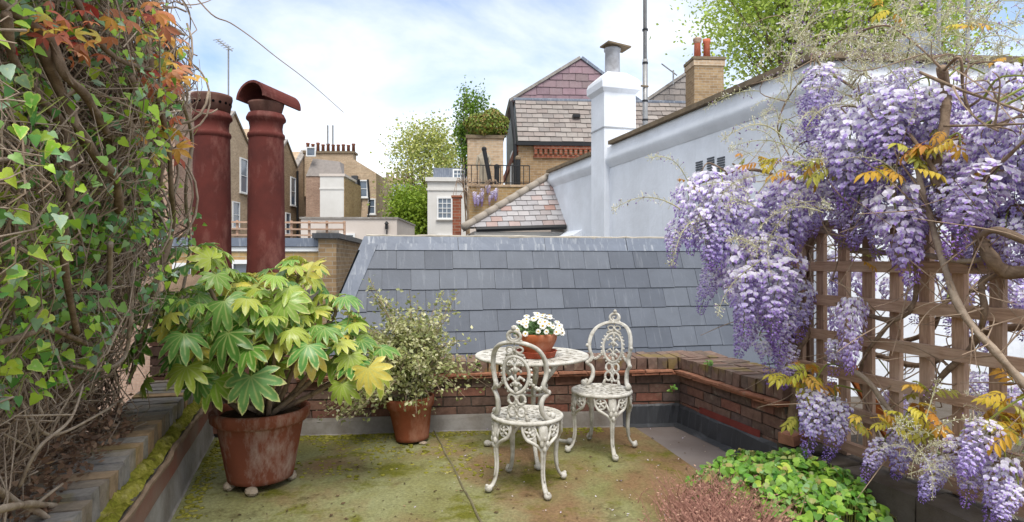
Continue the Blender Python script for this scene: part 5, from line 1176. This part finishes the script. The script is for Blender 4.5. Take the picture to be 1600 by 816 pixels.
# long tendrils against the sky
for pp, d in (([(285, -30), (330, 22), (360, 36), (395, 60), (430, 88), (470, 118), (500, 143), (537, 176)], 4.2), ([(278, -10), (296, 20), (296, 60), (290, 110)], 4.0), ([(255, -20), (285, 6), (320, 4), (345, -10)], 4.0), ([(240, 10), (262, 50), (275, 100), (300, 118)], 4.2)):
    pth = spline([at(x, y, d+.1*i) for i, (x, y) in enumerate(pp)], 5); MB().tube(pth, lerpl([.006, .004, .0025], len(pth)), 5).build('tendril', MAT['twig'], ivy)
IVP = [(0, 0), (-.09, .15), (-.06, .32), (.08, .44), (.2, .41), (.32, .33), (.46, .31), (.64, .22), (.83, .1), (1, 0)]
IVM = [leaf_outline(IVP, f, dr_, (.25, 0), 0, m_).mesh('leaf', MAT['ivy'], smooth=True) for f, dr_, m_ in ((.25, .15, 1), (.1, .3, 1), (-.2, .1, .8), (.35, .35, 1))]; IVB = [leaf_outline(IVP, f, .2) for f in (.25, .05, -.15)]
PAL = [(lin(140, 186, 58), 6), (lin(174, 204, 66), 5), (lin(100, 154, 64), 5), (lin(80, 130, 68), 3), (lin(140, 170, 132), 4), (lin(162, 188, 160), 2), (lin(176, 196, 60), 2), (lin(206, 186, 60), 1)]; PALX = [c_ for c_, n in PAL for _ in range(n)]  # grey-green entries put a glossy sky reflection into the leaf colour
cl = []
for k in range(190):
    d = 1.4*math.exp(rs.random()*.98); z = rs.uniform(.95, 2.6) if rs.random() < .85 else rs.uniform(.9, ZT)
    if d > 2.9 and rs.random() < .5: continue
    cl.append((d, z))
LV = []
for k in range(4200):
    d, z = rs.choice(cl); d += rs.gauss(0, .13); z += rs.gauss(0, .13)
    if z < (.92 if d < 2.6 else .7)+rs.gauss(0, .06) or z > ZT or d < 1.35 or d > 3.9: continue
    p = vsurf(d, z, rs.uniform(-.16, .05)); nr = Vector((.8, -.75, .55))+Vector((rs.gauss(0, .45), rs.gauss(0, .45), rs.gauss(0, .45))); xd = Vector((rs.gauss(.2, .6), rs.gauss(-.1, .6), -.8+rs.gauss(0, .5))); LV.append((p, nr, xd, rs.uniform(.02, .041) if rs.random() > .12 else rs.uniform(.042, .056)))
    q_ = LV[-1][0]; xx, yy = CX+FPX*q_.x/q_.y, CY-FPX*(q_.z-EYE)/q_.y
    if ((xx > 60 and yy < 330) or (yy > 380 and xx > 170)) and rs.random() < .62: LV.pop()
LV.sort(key=lambda q: -q[3]/q[0].y); stf = MB(); st_ = MB()
for k, (p, nr, xd, s_) in enumerate(LV):
    M3 = axes(xd, nr)
    if k < 300: put(rs.choice(IVM), 'leaf', ivy, p, M3, s_, rs.choice(PALX))
    else: stf.add(rs.choice(IVB), Matrix.Translation(p) @ M3.to_4x4() @ Matrix.Scale(s_, 4))
    if k % 2 == 0: st_.tube([p, p+Vector((-.03, .02, .02))+Vector((rs.gauss(0, .02),)*3), p+Vector((-.1, .04, .02))], .0014, 3, cap=False)
stf.build('small_leaves', islandleaf('ivy small leaves', [(i/(len(PALX)-1), c_) for i, c_ in enumerate(PALX[::2]+PALX[1::2])][::3]+[(1, PALX[3])], .25, .35), ivy, True)['kind'] = 'stuff'; st_.build('leaf_stalks', MAT['stem_green'], ivy)['kind'] = 'stuff'
# orange creeper leaves: three pointed leaflets each
def creeper():
    b = MB()
    for a in (-.9, 0, .9):
        R_ = Matrix.Rotation(a, 4, 'Z'); q = leaf_outline([(0, 0), (.2, .1), (.45, .2), (.7, .15), (1, 0)], .3, .3, (.45, 0)); b.add(q, R_)
    return b.mesh('creeper_leaf', MAT['creeper'], smooth=True)
CM = creeper(); CP = [lin(206, 128, 78), lin(216, 156, 76), lin(196, 112, 82), lin(222, 176, 76), lin(200, 134, 100), lin(180, 84, 66), lin(206, 184, 84)]
for cx_, cy_, sx_, sy_, n in ((258, 126, 16, 14, 24), (246, 116, 14, 18, 12), (112, 44, 24, 14, 14), (140, 62, 20, 10, 10), (96, 20, 30, 14, 10), (252, 200, 12, 14, 8), (266, 228, 12, 10, 6), (70, 38, 20, 12, 6), (240, 30, 14, 12, 8), (225, 18, 14, 10, 6), (262, 60, 14, 18, 8), (120, 78, 14, 8, 6), (140, 705, 40, 16, 6)):
    for k in range(n):
        x, y = rs.gauss(cx_, sx_), rs.gauss(cy_, sy_); p = pxs(x, y, -.12 if y < 600 else 0)+Vector((rs.uniform(-.04, .04),)*3); put(CM, 'creeper_leaf', ivy, p, axes((rs.gauss(.3, .5), rs.gauss(-.3, .5), rs.gauss(-.4, .4)), (.3+rs.gauss(0, .4), -.6+rs.gauss(0, .4), .8)), rs.uniform(15, 26)*p.y/FPX, rs.choice(CP) if y < 600 else lin(120, 78, 56))
# dead leaf heap on the coping
b = MB()
for k in range(2600):
    d = rs.uniform(1.5, 3.3); h = rs.random()**2*.2; p = vsurf(d, .47, .0); p = FL @ Vector(((FL.inverted() @ p).x, rs.uniform(.17, .55), .462+h*(1 if d > 1.8 else .6))); a_ = Vector((rs.gauss(0, 1), rs.gauss(0, 1), rs.gauss(0, .5))).normalized(); n_ = a_.orthogonal().normalized(); s_ = rs.uniform(.008, .022)
    b.poly([p-a_*s_, p+n_*s_*.5, p+a_*s_, p-n_*s_*.5])
b.build('dead_leaves', islandleaf('dead leaf heap', gl((120, 92, 72), (146, 114, 90), (98, 76, 62), (164, 136, 110)), .1, .9), ivy)['kind'] = 'stuff'
# unseen dark boards added behind the hedge to darken its gaps, with lattice
fe_ = thing('hedge_backing', FL @ Vector((1.8, .95, -.1)), 'dark timber boards added behind the ivy hedge as an unseen backing, with lattice', 'fence')
for k in range(36): MB().box((-1.4+.145*k, .90, -9 if k % 9 == 0 else .0), (-1.4+.145*k+.138, .92, 2.25+ru(-.01, .01)), FL).build('board', MAT['oldpost'], fe_)
for k in range(10):
    for s in (-1, 1): a_ = FL @ Vector((-.2+.16*k, .62+(.012 if s > 0 else 0), .46)); MB().tube([a_, a_+(FL.to_3x3() @ Vector((s*.34, 0, .5)))], .012, 4).build('lattice_slat', MAT['oldpost'], fe_)
# ================================================================== trellis
FT = frame((3.0-.296*3.97, 3.97, 0), -SD); tr = thing('wooden_trellis', FT @ Vector((1, 0, .21)), 'weathered square wooden trellis standing on the right kerb', 'trellis'); TL = 2.7
def slat(name, lo, hi, mat='timber', rz=0):
    c = (Vector(lo)+Vector(hi))/2; h = (Vector(hi)-Vector(lo))/2; L = max(h); ax = [h.x, h.y, h.z].index(L); b = MB()
    d = [h.x, h.y, h.z]; o = [0, 1, 2]
    if ax == 2: b.box((-h.z, -h.y, -h.x), (h.z, h.y, h.x)); R = Matrix(((0, 0, -1), (0, 1, 0), (1, 0, 0)))
    else: b.box((-h.x, -h.y, -h.z), (h.x, h.y, h.z)); R = Matrix.Identity(3)
    for p in b.v: p += Vector((0, ru(-.002, .002), ru(-.002, .002)))
    me = b.mesh(name, MAT[mat]); return put(me, name, tr, FT @ c, FT.to_3x3() @ Matrix.Rotation(ru(-.006, .006)+rz, 3, 'Y') @ R)
for z in (1.565, 1.32, 1.11, .90, .69, .48, .275): slat('rail', (-.06 if z != .275 else -.14, -.034, z-.03), (TL, -.002, z+.03))
for k in range(16): slat('upright', (.05+.172*k, .0, .215), (.05+.172*k+.06, .03, 1.60))
slat('post', (-.10, .032, .215), (.0, .125, 1.60), 'oldpost'); slat('post', (.02, .034, .215), (.13, .07, 1.55), 'oldpost'); slat('upright', (-.06, .0, .215), (-.012, .03, 1.6))
# leaning orange board
pb = thing('leaning_board', FT @ Vector((.3, .25, -.2)), 'orange stained board leaning behind the trellis', 'board'); a_, c_ = at(1315, 548, 3.75), at(1372, 645, 3.75)
b = MB(); dv = (c_-a_); n_ = Vector((0, 1, 0)); w_ = dv.cross(n_).normalized()*.035; b.prism([a_-w_, a_+w_, c_+w_+dv*.6, c_-w_+dv*.6], n_*.04); b.build('plank', MAT['orangeboard'], pb)
# ================================================================== wisteria
wis = thing('wisteria', at(1560, 700, 2.95), 'flowering purple wisteria climbing over the trellis with hanging racemes', 'wisteria'); wis.location.z = .2; rs = random.Random(61)
def td(px): return FPX*3.0/max(px-529, 300)
def lerp3(a, b_, t): return tuple(x*(1-t)+y*t for x, y in zip(a, b_))
def floret(b, c, o, dn, s, t, rs, openf):
    o = o.normalized(); up = -dn; sx = up.cross(o).normalized(); up = o.cross(sx)
    if t < openf:
        fc = (o*1.0+up*.35).normalized(); ex = sx; ey = fc.cross(ex); cc = c+o*s*.3+up*s*.35
        pale = lerp3((.90, .87, .95), (.60, .49, .84), max(0, min(1, (t-.2)*1.35+rs.uniform(-.15, .15)))); ctr = lerp3((.86, .85, .93), (.52, .42, .84), t)
        ci = b.vert(cc-fc*s*.12, ctr); ring = [b.vert(cc+ex*cos(a)*s*.62+ey*sin(a)*s*.55+fc*s*.14*cos(2*a), pale) for a in [2*pi*k/7+.3 for k in range(7)]]
        for k in range(7): b.face(ci, ring[k], ring[(k+1) % 7])
    dk = lerp3((.60, .46, .83), (.33, .18, .60), min(1, t+rs.uniform(-.15, .15))); tip = c+o*s*.7+dn*s*.5
    q = [b.vert(c, dk), b.vert(c+o*s*.45+sx*s*.26, dk), b.vert(tip, lerp3(dk, (.15, .06, .4), .5)), b.vert(c+o*s*.45-sx*s*.26, dk), b.vert(c+o*s*.42+up*s*.22, lerp3(dk, (.6, .5, .85), .4)), b.vert(c+o*s*.4+dn*s*.25, dk)]
    for f in ((0, 1, 4), (1, 2, 4), (2, 3, 4), (3, 0, 4), (1, 0, 5), (2, 1, 5), (3, 2, 5), (0, 3, 5)): b.face(*[q[i] for i in f])
def raceme(L, R, n, openf, seed, bend=.0):
    rs = random.Random(seed); b = MB(); b.cur = (.28, .30, .14)
    ax = lambda t: Vector((bend*L*sin(t*2.2), 0, -L*t))
    b.tube([ax(t/8) for t in range(9)], lerpl([.0025, .0018, .001], 9), 4); b.cur = None
    for k in range(n):
        t = ((k+.5)/n)**.9; a = k*2.39996+rs.uniform(-.3, .3); o = Vector((cos(a), sin(a), 0)); pr = R*min(1, .45+t*4.5)*(1-t*.94)**.7; r = pr*rs.uniform(.62, 1.03)
        p = ax(min(t, 1))+o*r+Vector((0, 0, rs.uniform(-.012, .012)+.25*r)); s = .0245*(1-.5*t)*rs.uniform(.82, 1.2)
        floret(b, p, (o+Vector((rs.gauss(0, .28), rs.gauss(0, .28), rs.gauss(.05, .22)))), Vector((0, 0, -1)), s, t, rs, openf)
    return b.mesh('raceme', MAT['petal'])
RM = [raceme(.38, .095, 330, .85, 1), raceme(.40, .085, 310, .75, 2, .12), raceme(.34, .10, 320, .92, 3), raceme(.42, .075, 290, .65, 4, -.1), raceme(.30, .085, 240, .8, 5), raceme(.36, .055, 140, .45, 6, .2)]; RL = [.38, .40, .34, .42, .30, .36]; RW = [.095, .085, .1, .075, .085, .055]
# main limbs given as picture path and depth offset from the trellis plane
LIMBS = [([(1640, 640), (1600, 600), (1560, 555), (1500, 482), (1468, 390), (1452, 335), (1440, 295), (1432, 250)], -.22, 13, 'bark_pale'), ([(1640, 420), (1575, 425), (1548, 402), (1528, 365), (1508, 330), (1480, 305), (1462, 270), (1475, 200), (1478, 140), (1470, 105)], -.15, 22, 'bark'), ([(1575, 428), (1535, 440), (1538, 490), (1520, 540), (1470, 590), (1440, 640), (1450, 700)], -.08, 11, 'bark'),
         ([(1240, 360), (1290, 360), (1330, 388), (1380, 395), (1440, 398), (1500, 408), (1548, 404)], -.1, 12, 'bark_pale'), ([(1335, 395), (1330, 350), (1318, 318), (1290, 300), (1262, 268)], -.15, 14, 'bark'), ([(1330, 390), (1360, 350), (1400, 330), (1450, 320)], -.12, 9, 'bark'), ([(1238, 660), (1245, 560), (1225, 525), (1228, 495), (1250, 440), (1262, 390), (1290, 350)], -.06, 16, 'bark'), ([(1225, 525), (1245, 505), (1262, 520), (1240, 560)], -.1, 10, 'bark'),
         ([(1300, 470), (1350, 490), (1395, 500), (1425, 480), (1432, 440), (1428, 400), (1440, 370)], -.1, 9, 'bark'), ([(1395, 500), (1370, 530), (1350, 560), (1345, 600), (1375, 690)], -.07, 7, 'bark'), ([(1290, 560), (1350, 590), (1390, 640), (1450, 690), (1530, 720), (1640, 790)], -.12, 9, 'bark_pale'), ([(1510, 670), (1560, 720), (1600, 760), (1640, 800)], -.15, 11, 'bark'), ([(1600, 510), (1540, 520), (1470, 560), (1420, 570), (1330, 540)], .18, 12, 'bark'), ([(1380, 540), (1450, 520), (1480, 470), (1540, 450)], .2, 9, 'bark'), ([(1640, 350), (1590, 350), (1540, 360), (1500, 350), (1450, 345), (1390, 350), (1330, 345), (1260, 352)], -.02, 8, 'bark_pale'), ([(1640, 395), (1560, 360), (1530, 372)], -.2, 14, 'bark')]
LIMBS += [([(1475, 110), (1500, 90), (1505, 140), (1520, 180), (1560, 205)], -.2, 5, 'bark'), ([(1437, 113), (1500, 140), (1558, 160), (1640, 190)], -.3, 5, 'bark'), ([(1474, 197), (1540, 196), (1640, 192)], -.35, 4, 'bark'), ([(1262, 268), (1285, 240), (1330, 200), (1345, 150), (1290, 110), (1272, 87), (1253, 60), (1243, 40)], -.1, 6, 'bark'), ([(1262, 268), (1220, 275), (1170, 265), (1110, 280), (1075, 295)], -.15, 6, 'bark'), ([(1255, 380), (1210, 350), (1165, 315), (1120, 310)], -.15, 5, 'bark'), ([(1250, 440), (1215, 410), (1160, 395), (1130, 400)], -.1, 6, 'bark'), ([(1285, 88), (1320, 60), (1380, 40), (1420, 60), (1470, 105)], -.1, 4, 'bark'), ([(1285, 100), (1240, 140), (1215, 200), (1240, 255)], -.05, 3, 'bark'), ([(1462, 270), (1420, 210), (1370, 175), (1330, 165)], -.25, 7, 'bark'), ([(1508, 330), (1540, 280), (1580, 240), (1620, 200)], -.2, 7, 'bark'), ([(1400, 330), (1395, 290), (1405, 240)], -.25, 4, 'bark'), ([(1300, 440), (1335, 330), (1380, 260), (1395, 225)], -.25, 2, 'bark')]
LP = []
for k, (pp, off, w_, mt_) in enumerate(LIMBS):
    P = []
    for i, (x, y) in enumerate(pp):
        d = td(x)+off if x > 1262 else 3.9+off+(1262-x)*.0006; P.append(at(x, y, d+.05*sin(i*1.7+k)))
    pth = spline(P, 6); n = len(pth); LP += pth; b = MB(); b.tube(pth, [w_*.5*p.y/FPX*(1-.35*q/n)*(1+.12*sin(q*1.1+k)) for q, p in enumerate(pth)], 8); b.build('limb', MAT[mt_], wis, True)
RAC = [(1075, 296, 105, 55, 3.7), (1098, 272, 130, 62, 3.75), (1130, 295, 130, 75, 3.6), (1152, 268, 95, 62, 3.8), (1168, 312, 115, 70, 3.65), (1062, 345, 70, 40, 3.75), (1105, 330, 90, 60, 3.6), (1245, 275, 145, 88, 3.5), (1215, 288, 115, 66, 3.65), (1190, 330, 90, 60, 3.8), (1265, 330, 80, 60, 3.7), (1140, 395, 125, 72, 3.7), (1188, 372, 100, 64, 3.6), (1165, 425, 95, 74, 3.55), (1228, 405, 120, 86, 3.55), (1200, 432, 115, 74, 3.7), (1245, 440, 90, 56, 3.7), (1120, 420, 70, 45, 3.8), (1218, 478, 90, 60, 3.6), (1188, 528, 70, 42, 3.75), (1228, 540, 60, 44, 3.8), (1175, 480, 80, 56, 3.7),
       (1288, 108, 95, 64, 3.5), (1268, 150, 66, 52, 3.6), (1300, 150, 60, 40, 3.6), (1240, 200, 50, 40, 3.7), (1395, 305, 140, 92, 2.95), (1330, 195, 130, 92, 3.2), (1372, 160, 150, 96, 3.1), (1420, 145, 140, 94, 3.0), (1452, 140, 115, 84, 2.95), (1350, 245, 100, 76, 3.2), (1325, 260, 80, 64, 3.3), (1400, 190, 100, 80, 3.15), (1455, 210, 90, 70, 3.0), (1575, 110, 150, 66, 2.6), (1598, 170, 150, 74, 2.55), (1548, 190, 125, 76, 2.65), (1590, 250, 120, 80, 2.6), (1562, 262, 140, 96, 2.55), (1598, 340, 90, 60, 2.6), (1500, 232, 105, 84, 2.8), (1480, 290, 85, 64, 2.8), (1528, 290, 80, 66, 2.75), (1440, 268, 85, 74, 3.0), (1420, 300, 60, 50, 3.1), (1375, 280, 70, 60, 3.1), (1510, 180, 80, 60, 2.9), (1470, 160, 70, 60, 3.0), (1415, 110, 60, 50, 3.2), (1545, 130, 70, 50, 2.9),
       (1330, 474, 115, 48, 3.25), (1305, 535, 66, 34, 3.35), (1272, 610, 100, 52, 3.45), (1305, 625, 92, 52, 3.4), (1415, 668, 80, 56, 2.95), (1385, 690, 70, 40, 3.0), (1545, 668, 90, 66, 2.5), (1500, 690, 90, 60, 2.6), (1570, 720, 100, 60, 2.45), (1470, 720, 70, 50, 2.7), (1590, 760, 70, 50, 2.4),
       (1520, 425, 95, 66, 3.35), (1562, 415, 110, 66, 3.3), (1500, 380, 80, 56, 3.4), (1470, 375, 75, 54, 3.5), (1300, 455, 90, 46, 4.1), (1440, 425, 80, 52, 3.6), (1595, 455, 80, 56, 3.2), (1580, 600, 66, 56, 3.3), (1530, 585, 60, 46, 3.4), (1395, 600, 66, 46, 3.7), (1345, 410, 80, 50, 3.9), (1495, 470, 70, 46, 3.5), (1310, 400, 80, 50, 4.0), (1555, 500, 60, 50, 3.4), (1395, 440, 70, 44, 3.7),
       (1292, 205, 95, 66, 3.5), (1312, 235, 100, 66, 3.4), (1278, 285, 85, 56, 3.5), (1302, 300, 80, 56, 3.45), (1336, 310, 80, 60, 3.3), (1358, 325, 75, 56, 3.25), (1425, 330, 80, 60, 3.0), (1450, 310, 90, 64, 2.95), (1545, 330, 80, 66, 2.7), (1515, 345, 70, 54, 2.8), (1572, 350, 90, 70, 2.6), (1240, 245, 60, 46, 3.6), (1360, 130, 80, 60, 3.3), (1310, 170, 80, 60, 3.4), (1490, 125, 80, 60, 3.0), (1390, 235, 100, 76, 3.1), (1535, 240, 90, 70, 2.75), (1475, 240, 90, 70, 2.9)]
rs2 = random.Random(62)
for k in range(3): RAC.append((rs2.uniform(1070, 1270), rs2.uniform(280, 460), rs2.uniform(60, 95), rs2.uniform(44, 60), rs2.uniform(3.75, 4.1)))
for k in range(4): RAC.append((rs2.uniform(1300, 1610), rs2.uniform(130, 310), rs2.uniform(60, 100), rs2.uniform(44, 64), rs2.uniform(3.0, 3.5)))
for k in range(14): RAC.append((rs2.uniform(1625, 1800), rs2.uniform(130, 380), rs2.uniform(90, 150), rs2.uniform(60, 90), rs2.uniform(2.3, 2.55)))
for px, py, L, W_, d in RAC:
    i = rs2.randrange(5) if W_ > 45 else rs2.choice((3, 5, 4)); p = at(px, py, d); sL = L*1.0*d/FPX/RL[i]; sW = W_*.5*1.0*d/FPX/RW[i]; tilt = Matrix.Rotation(rs2.gauss(0, .14), 3, 'Y') @ Matrix.Rotation(rs2.gauss(0, .1), 3, 'X') @ Matrix.Rotation(rs2.uniform(0, 6.28), 3, 'Z')
    if py > 660: tilt = Matrix.Rotation(rs2.uniform(.2, .7), 3, 'Y') @ tilt
    s_ = (sL+sW)/2; put(RM[i], 'raceme', wis, p, tilt, (sW*.6+s_*.4, sW*.6+s_*.4, sL*.75+s_*.25))
    q = min(LP, key=lambda v_: (v_-p).length+(.25 if v_.z < p.z else 0))
    if (q-p).length > .02:
        pth = spline([q, q.lerp(p, .5)+Vector((rs2.gauss(0, .03), rs2.gauss(0, .03), .05+.1*(q-p).length)), p+Vector((0, 0, .03)), p-Vector((0, 0, .02))], 4); MB().tube(pth, lerpl([.006, .004, .0025], len(pth)), 5).build('flower_stalk', MAT['bark'] if rs2.random() < .3 else MAT['stem_green'], wis)
# unopened, wispy sprays
def spray(seed):
    rs = random.Random(seed); b = MB(); L = .3; ax = lambda t: Vector((L*t, 0, .06*sin(t*2.5)-.08*t*t)); b.cur = (.56, .54, .34); b.tube([ax(t/8) for t in range(9)], lerpl([.003, .002, .001], 9), 4)
    for k in range(64):
        t = rs.uniform(.12, 1); c_ = ax(t); dv = Vector((rs.gauss(.3, .4), rs.gauss(0, 1), rs.gauss(0, 1))).normalized()*rs.uniform(.01, .04)*(1.15-t*.6); e_ = c_+dv; col_ = rs.choice([(.80, .78, .64), (.88, .86, .78), (.72, .70, .48), (.36, .22, .5), (.80, .78, .84)])
        b.cur = (.66, .64, .44); b.tube([c_, e_], .0009, 3, cap=False); b.cur = col_; n_ = dv.normalized(); o_ = n_.orthogonal().normalized(); s_ = rs.uniform(.005, .010); o2 = n_.cross(o_)
        i = [b.vert(e_), b.vert(e_+n_*s_*.6+o_*s_*.4), b.vert(e_+n_*s_*1.3), b.vert(e_+n_*s_*.6-o_*s_*.4), b.vert(e_+n_*s_*.6+o2*s_*.4)]
        for f in ((0, 1, 4), (1, 2, 4), (2, 3, 4), (3, 0, 4), (0, 3, 2, 1)): b.face(*[i[q] for q in f])
    return b.mesh('bud_spray', MAT['petal'])
SPM = [spray(k) for k in range(4)]
for k in range(210):
    r_ = rs2.random()
    px, py = (rs2.uniform(1220, 1600), rs2.gauss(75, 38)) if r_ < .6 else ((rs2.uniform(1180, 1420), rs2.uniform(120, 290)) if r_ < .8 else ((rs2.uniform(1060, 1300), rs2.uniform(250, 420)) if r_ < .9 else (rs2.uniform(1400, 1600), rs2.uniform(650, 760))))
    d = 3.3+rs2.uniform(-.4, .4) if py < 500 else 2.6; put(rs2.choice(SPM), 'bud_spray', wis, at(px, py, d), axes((rs2.gauss(0, 1), rs2.gauss(0, .6), rs2.gauss(.25, .6)), (rs2.gauss(0, .5), rs2.gauss(0, .5), 1)), rs2.uniform(.7, 1.35)*(1 if py < 500 else .6))
# fine twigs
b = MB()
for k in range(420):
    q = rs2.choice(LP); 
    if q.z < .5 or (q.z > 1.75 and k % 5): continue
    dv = Vector((rs2.gauss(0, .22), rs2.gauss(0, .15), rs2.gauss(.06 if q.z > 1.5 else 0, .2))); b.tube(spline([q, q+dv*.5+Vector((rs2.gauss(0, .04), rs2.gauss(0, .04), rs2.gauss(0, .04))), q+dv], 4), lerpl([rs2.uniform(.003, .006), .003, .0015], 9), 4, cap=False)
b.build('twigs', MAT['twig'], wis)['kind'] = 'stuff'
# young bronze leaves
LF = leaf_outline([(0, 0), (.2, .13), (.45, .2), (.7, .15), (1, 0)], .45, .25, (.45, 0))
def pinnate(seed):
    rs = random.Random(seed); b = MB()
    b.tube([(0, 0, 0), (.5, 0, -.05), (1, 0, -.25)], [.012, .01, .006], 4)
    for k in range(4):
        for s in (-1, 1): t = .3+.2*k; b.add(LF, Matrix.Translation((t, 0, -.25*t*t)) @ axes(Vector((.5, s*.8, -.55+rs.gauss(0, .2))), Vector((0, s*-.2, 1))).to_4x4() @ Matrix.Scale(.46*rs.uniform(.8, 1.1), 4))
    b.add(LF, Matrix.Translation((1, 0, -.25)) @ axes(Vector((.7, 0, -.7)), Vector((0, 0, 1))).to_4x4() @ Matrix.Scale(.45, 4)); return b.mesh('leaf', MAT['plantleaf'])
PM = [pinnate(k) for k in range(3)]; YB = [lin(196, 176, 60), lin(178, 170, 62), lin(206, 160, 56), lin(160, 160, 66), lin(190, 140, 56)]
for px, py, d, n, s_ in ((1062, 288, 3.7, 2, .07), (1172, 240, 3.7, 4, .09), (1198, 254, 3.6, 4, .09), (1290, 262, 3.3, 5, .11), (1250, 266, 3.4, 4, .1), (1225, 262, 3.5, 3, .09), (1385, 268, 2.95, 4, .12), (1426, 235, 2.9, 5, .12), (1440, 262, 2.85, 4, .11), (1478, 212, 2.8, 4, .1), (1492, 205, 2.8, 3, .1), (1242, 600, 3.5, 6, .12), (1232, 575, 3.5, 4, .1), (1262, 585, 3.45, 4, .11), (1250, 650, 3.5, 3, .1), (1345, 650, 3.1, 2, .09), (1375, 650, 2.95, 5, .1), (1400, 656, 2.9, 4, .1), (1436, 640, 2.85, 5, .11), (1440, 615, 2.85, 4, .1), (1455, 665, 2.8, 4, .1), (1572, 640, 2.5, 6, .11), (1590, 620, 2.5, 5, .11), (1560, 655, 2.5, 4, .1), (1595, 665, 2.45, 5, .11), (1500, 40, 3.2, 3, .1), (1385, 20, 3.2, 3, .1), (1350, 400, 3.3, 3, .09), (1445, 225, 2.9, 4, .12), (1580, 95, 2.8, 3, .1), (1330, 655, 3.2, 3, .09), (1520, 270, 2.7, 3, .1)):
    for k in range(n):
        a = ru(0, 6.28); put(random.choice(PM), 'leaf', wis, at(px+rs2.gauss(0, 9), py+rs2.gauss(0, 6), d+rs2.gauss(0, .04)), axes((cos(a), sin(a)*.7-.2, rs2.uniform(-.5, .5)), (rs2.gauss(0, .3), -.4, 1)), s_*rs2.uniform(.8, 1.25), rs2.choice(YB))
# shrubs and litter behind the trellis
bs = thing('groundcover_behind_trellis', FT @ Vector((1.0, .9, -.2)), 'low green weeds and dead branches behind the trellis', 'plant'); b = MB(); tw2 = MB()
for k in range(1500):
    p = FT @ Vector((rs2.uniform(-.2, 2.6), rs2.uniform(.45, 1.9), -.19+rs2.random()**2*.42)); a_ = Vector((rs2.gauss(0, 1), rs2.gauss(0, 1), rs2.gauss(0, .6))).normalized(); n_ = a_.orthogonal().normalized(); s_ = rs2.uniform(.015, .04); b.poly([p-a_*s_, p+n_*s_*.45, p+a_*s_, p-n_*s_*.45])
for k in range(140):
    p = FT @ Vector((rs2.uniform(-.2, 2.6), rs2.uniform(.3, 1.6), -.2)); q = p+Vector((rs2.gauss(0, .3), rs2.gauss(0, .2), rs2.uniform(.15, .75))); tw2.tube(spline([p, p.lerp(q, .5)+Vector((rs2.gauss(0, .1), rs2.gauss(0, .1), 0)), q], 4), lerpl([.012, .007, .003], 9), 5, cap=False)
b.build('foliage', islandleaf('weeds behind trellis', gl((110, 130, 56), (150, 140, 70), (96, 82, 60), (130, 112, 80), (90, 116, 50))), bs)['kind'] = 'stuff'; tw2.build('dead_branches', MAT['bark_pale'], bs)['kind'] = 'stuff'
# small wisteria hanging on the far brick terrace
sw = thing('small_wisteria', ft @ Vector((.25, -.1, 3.4)), 'small pale wisteria spilling over the far brick terrace wall', 'wisteria')
for k in range(12): put(RM[k % 5], 'raceme', sw, ft @ Vector((.12+.055*k+ru(-.05, .05), -.14, 3.42-ru(0, .35))), Matrix.Rotation(ru(0, 6), 3, 'Z'), ru(.55, .85))
b = MB()
for k in range(26): q = ft @ Vector((ru(-.25, .7), -.08, 3.46)); b.tube(spline([q, q+Vector((ru(-.15, .15), -.1, ru(0, .15))), q+Vector((ru(-.25, .2), -.12, ru(-.5, .1)))], 3), .008, 4, cap=False)
b.build('stems', MAT['twig'], sw)['kind'] = 'stuff'
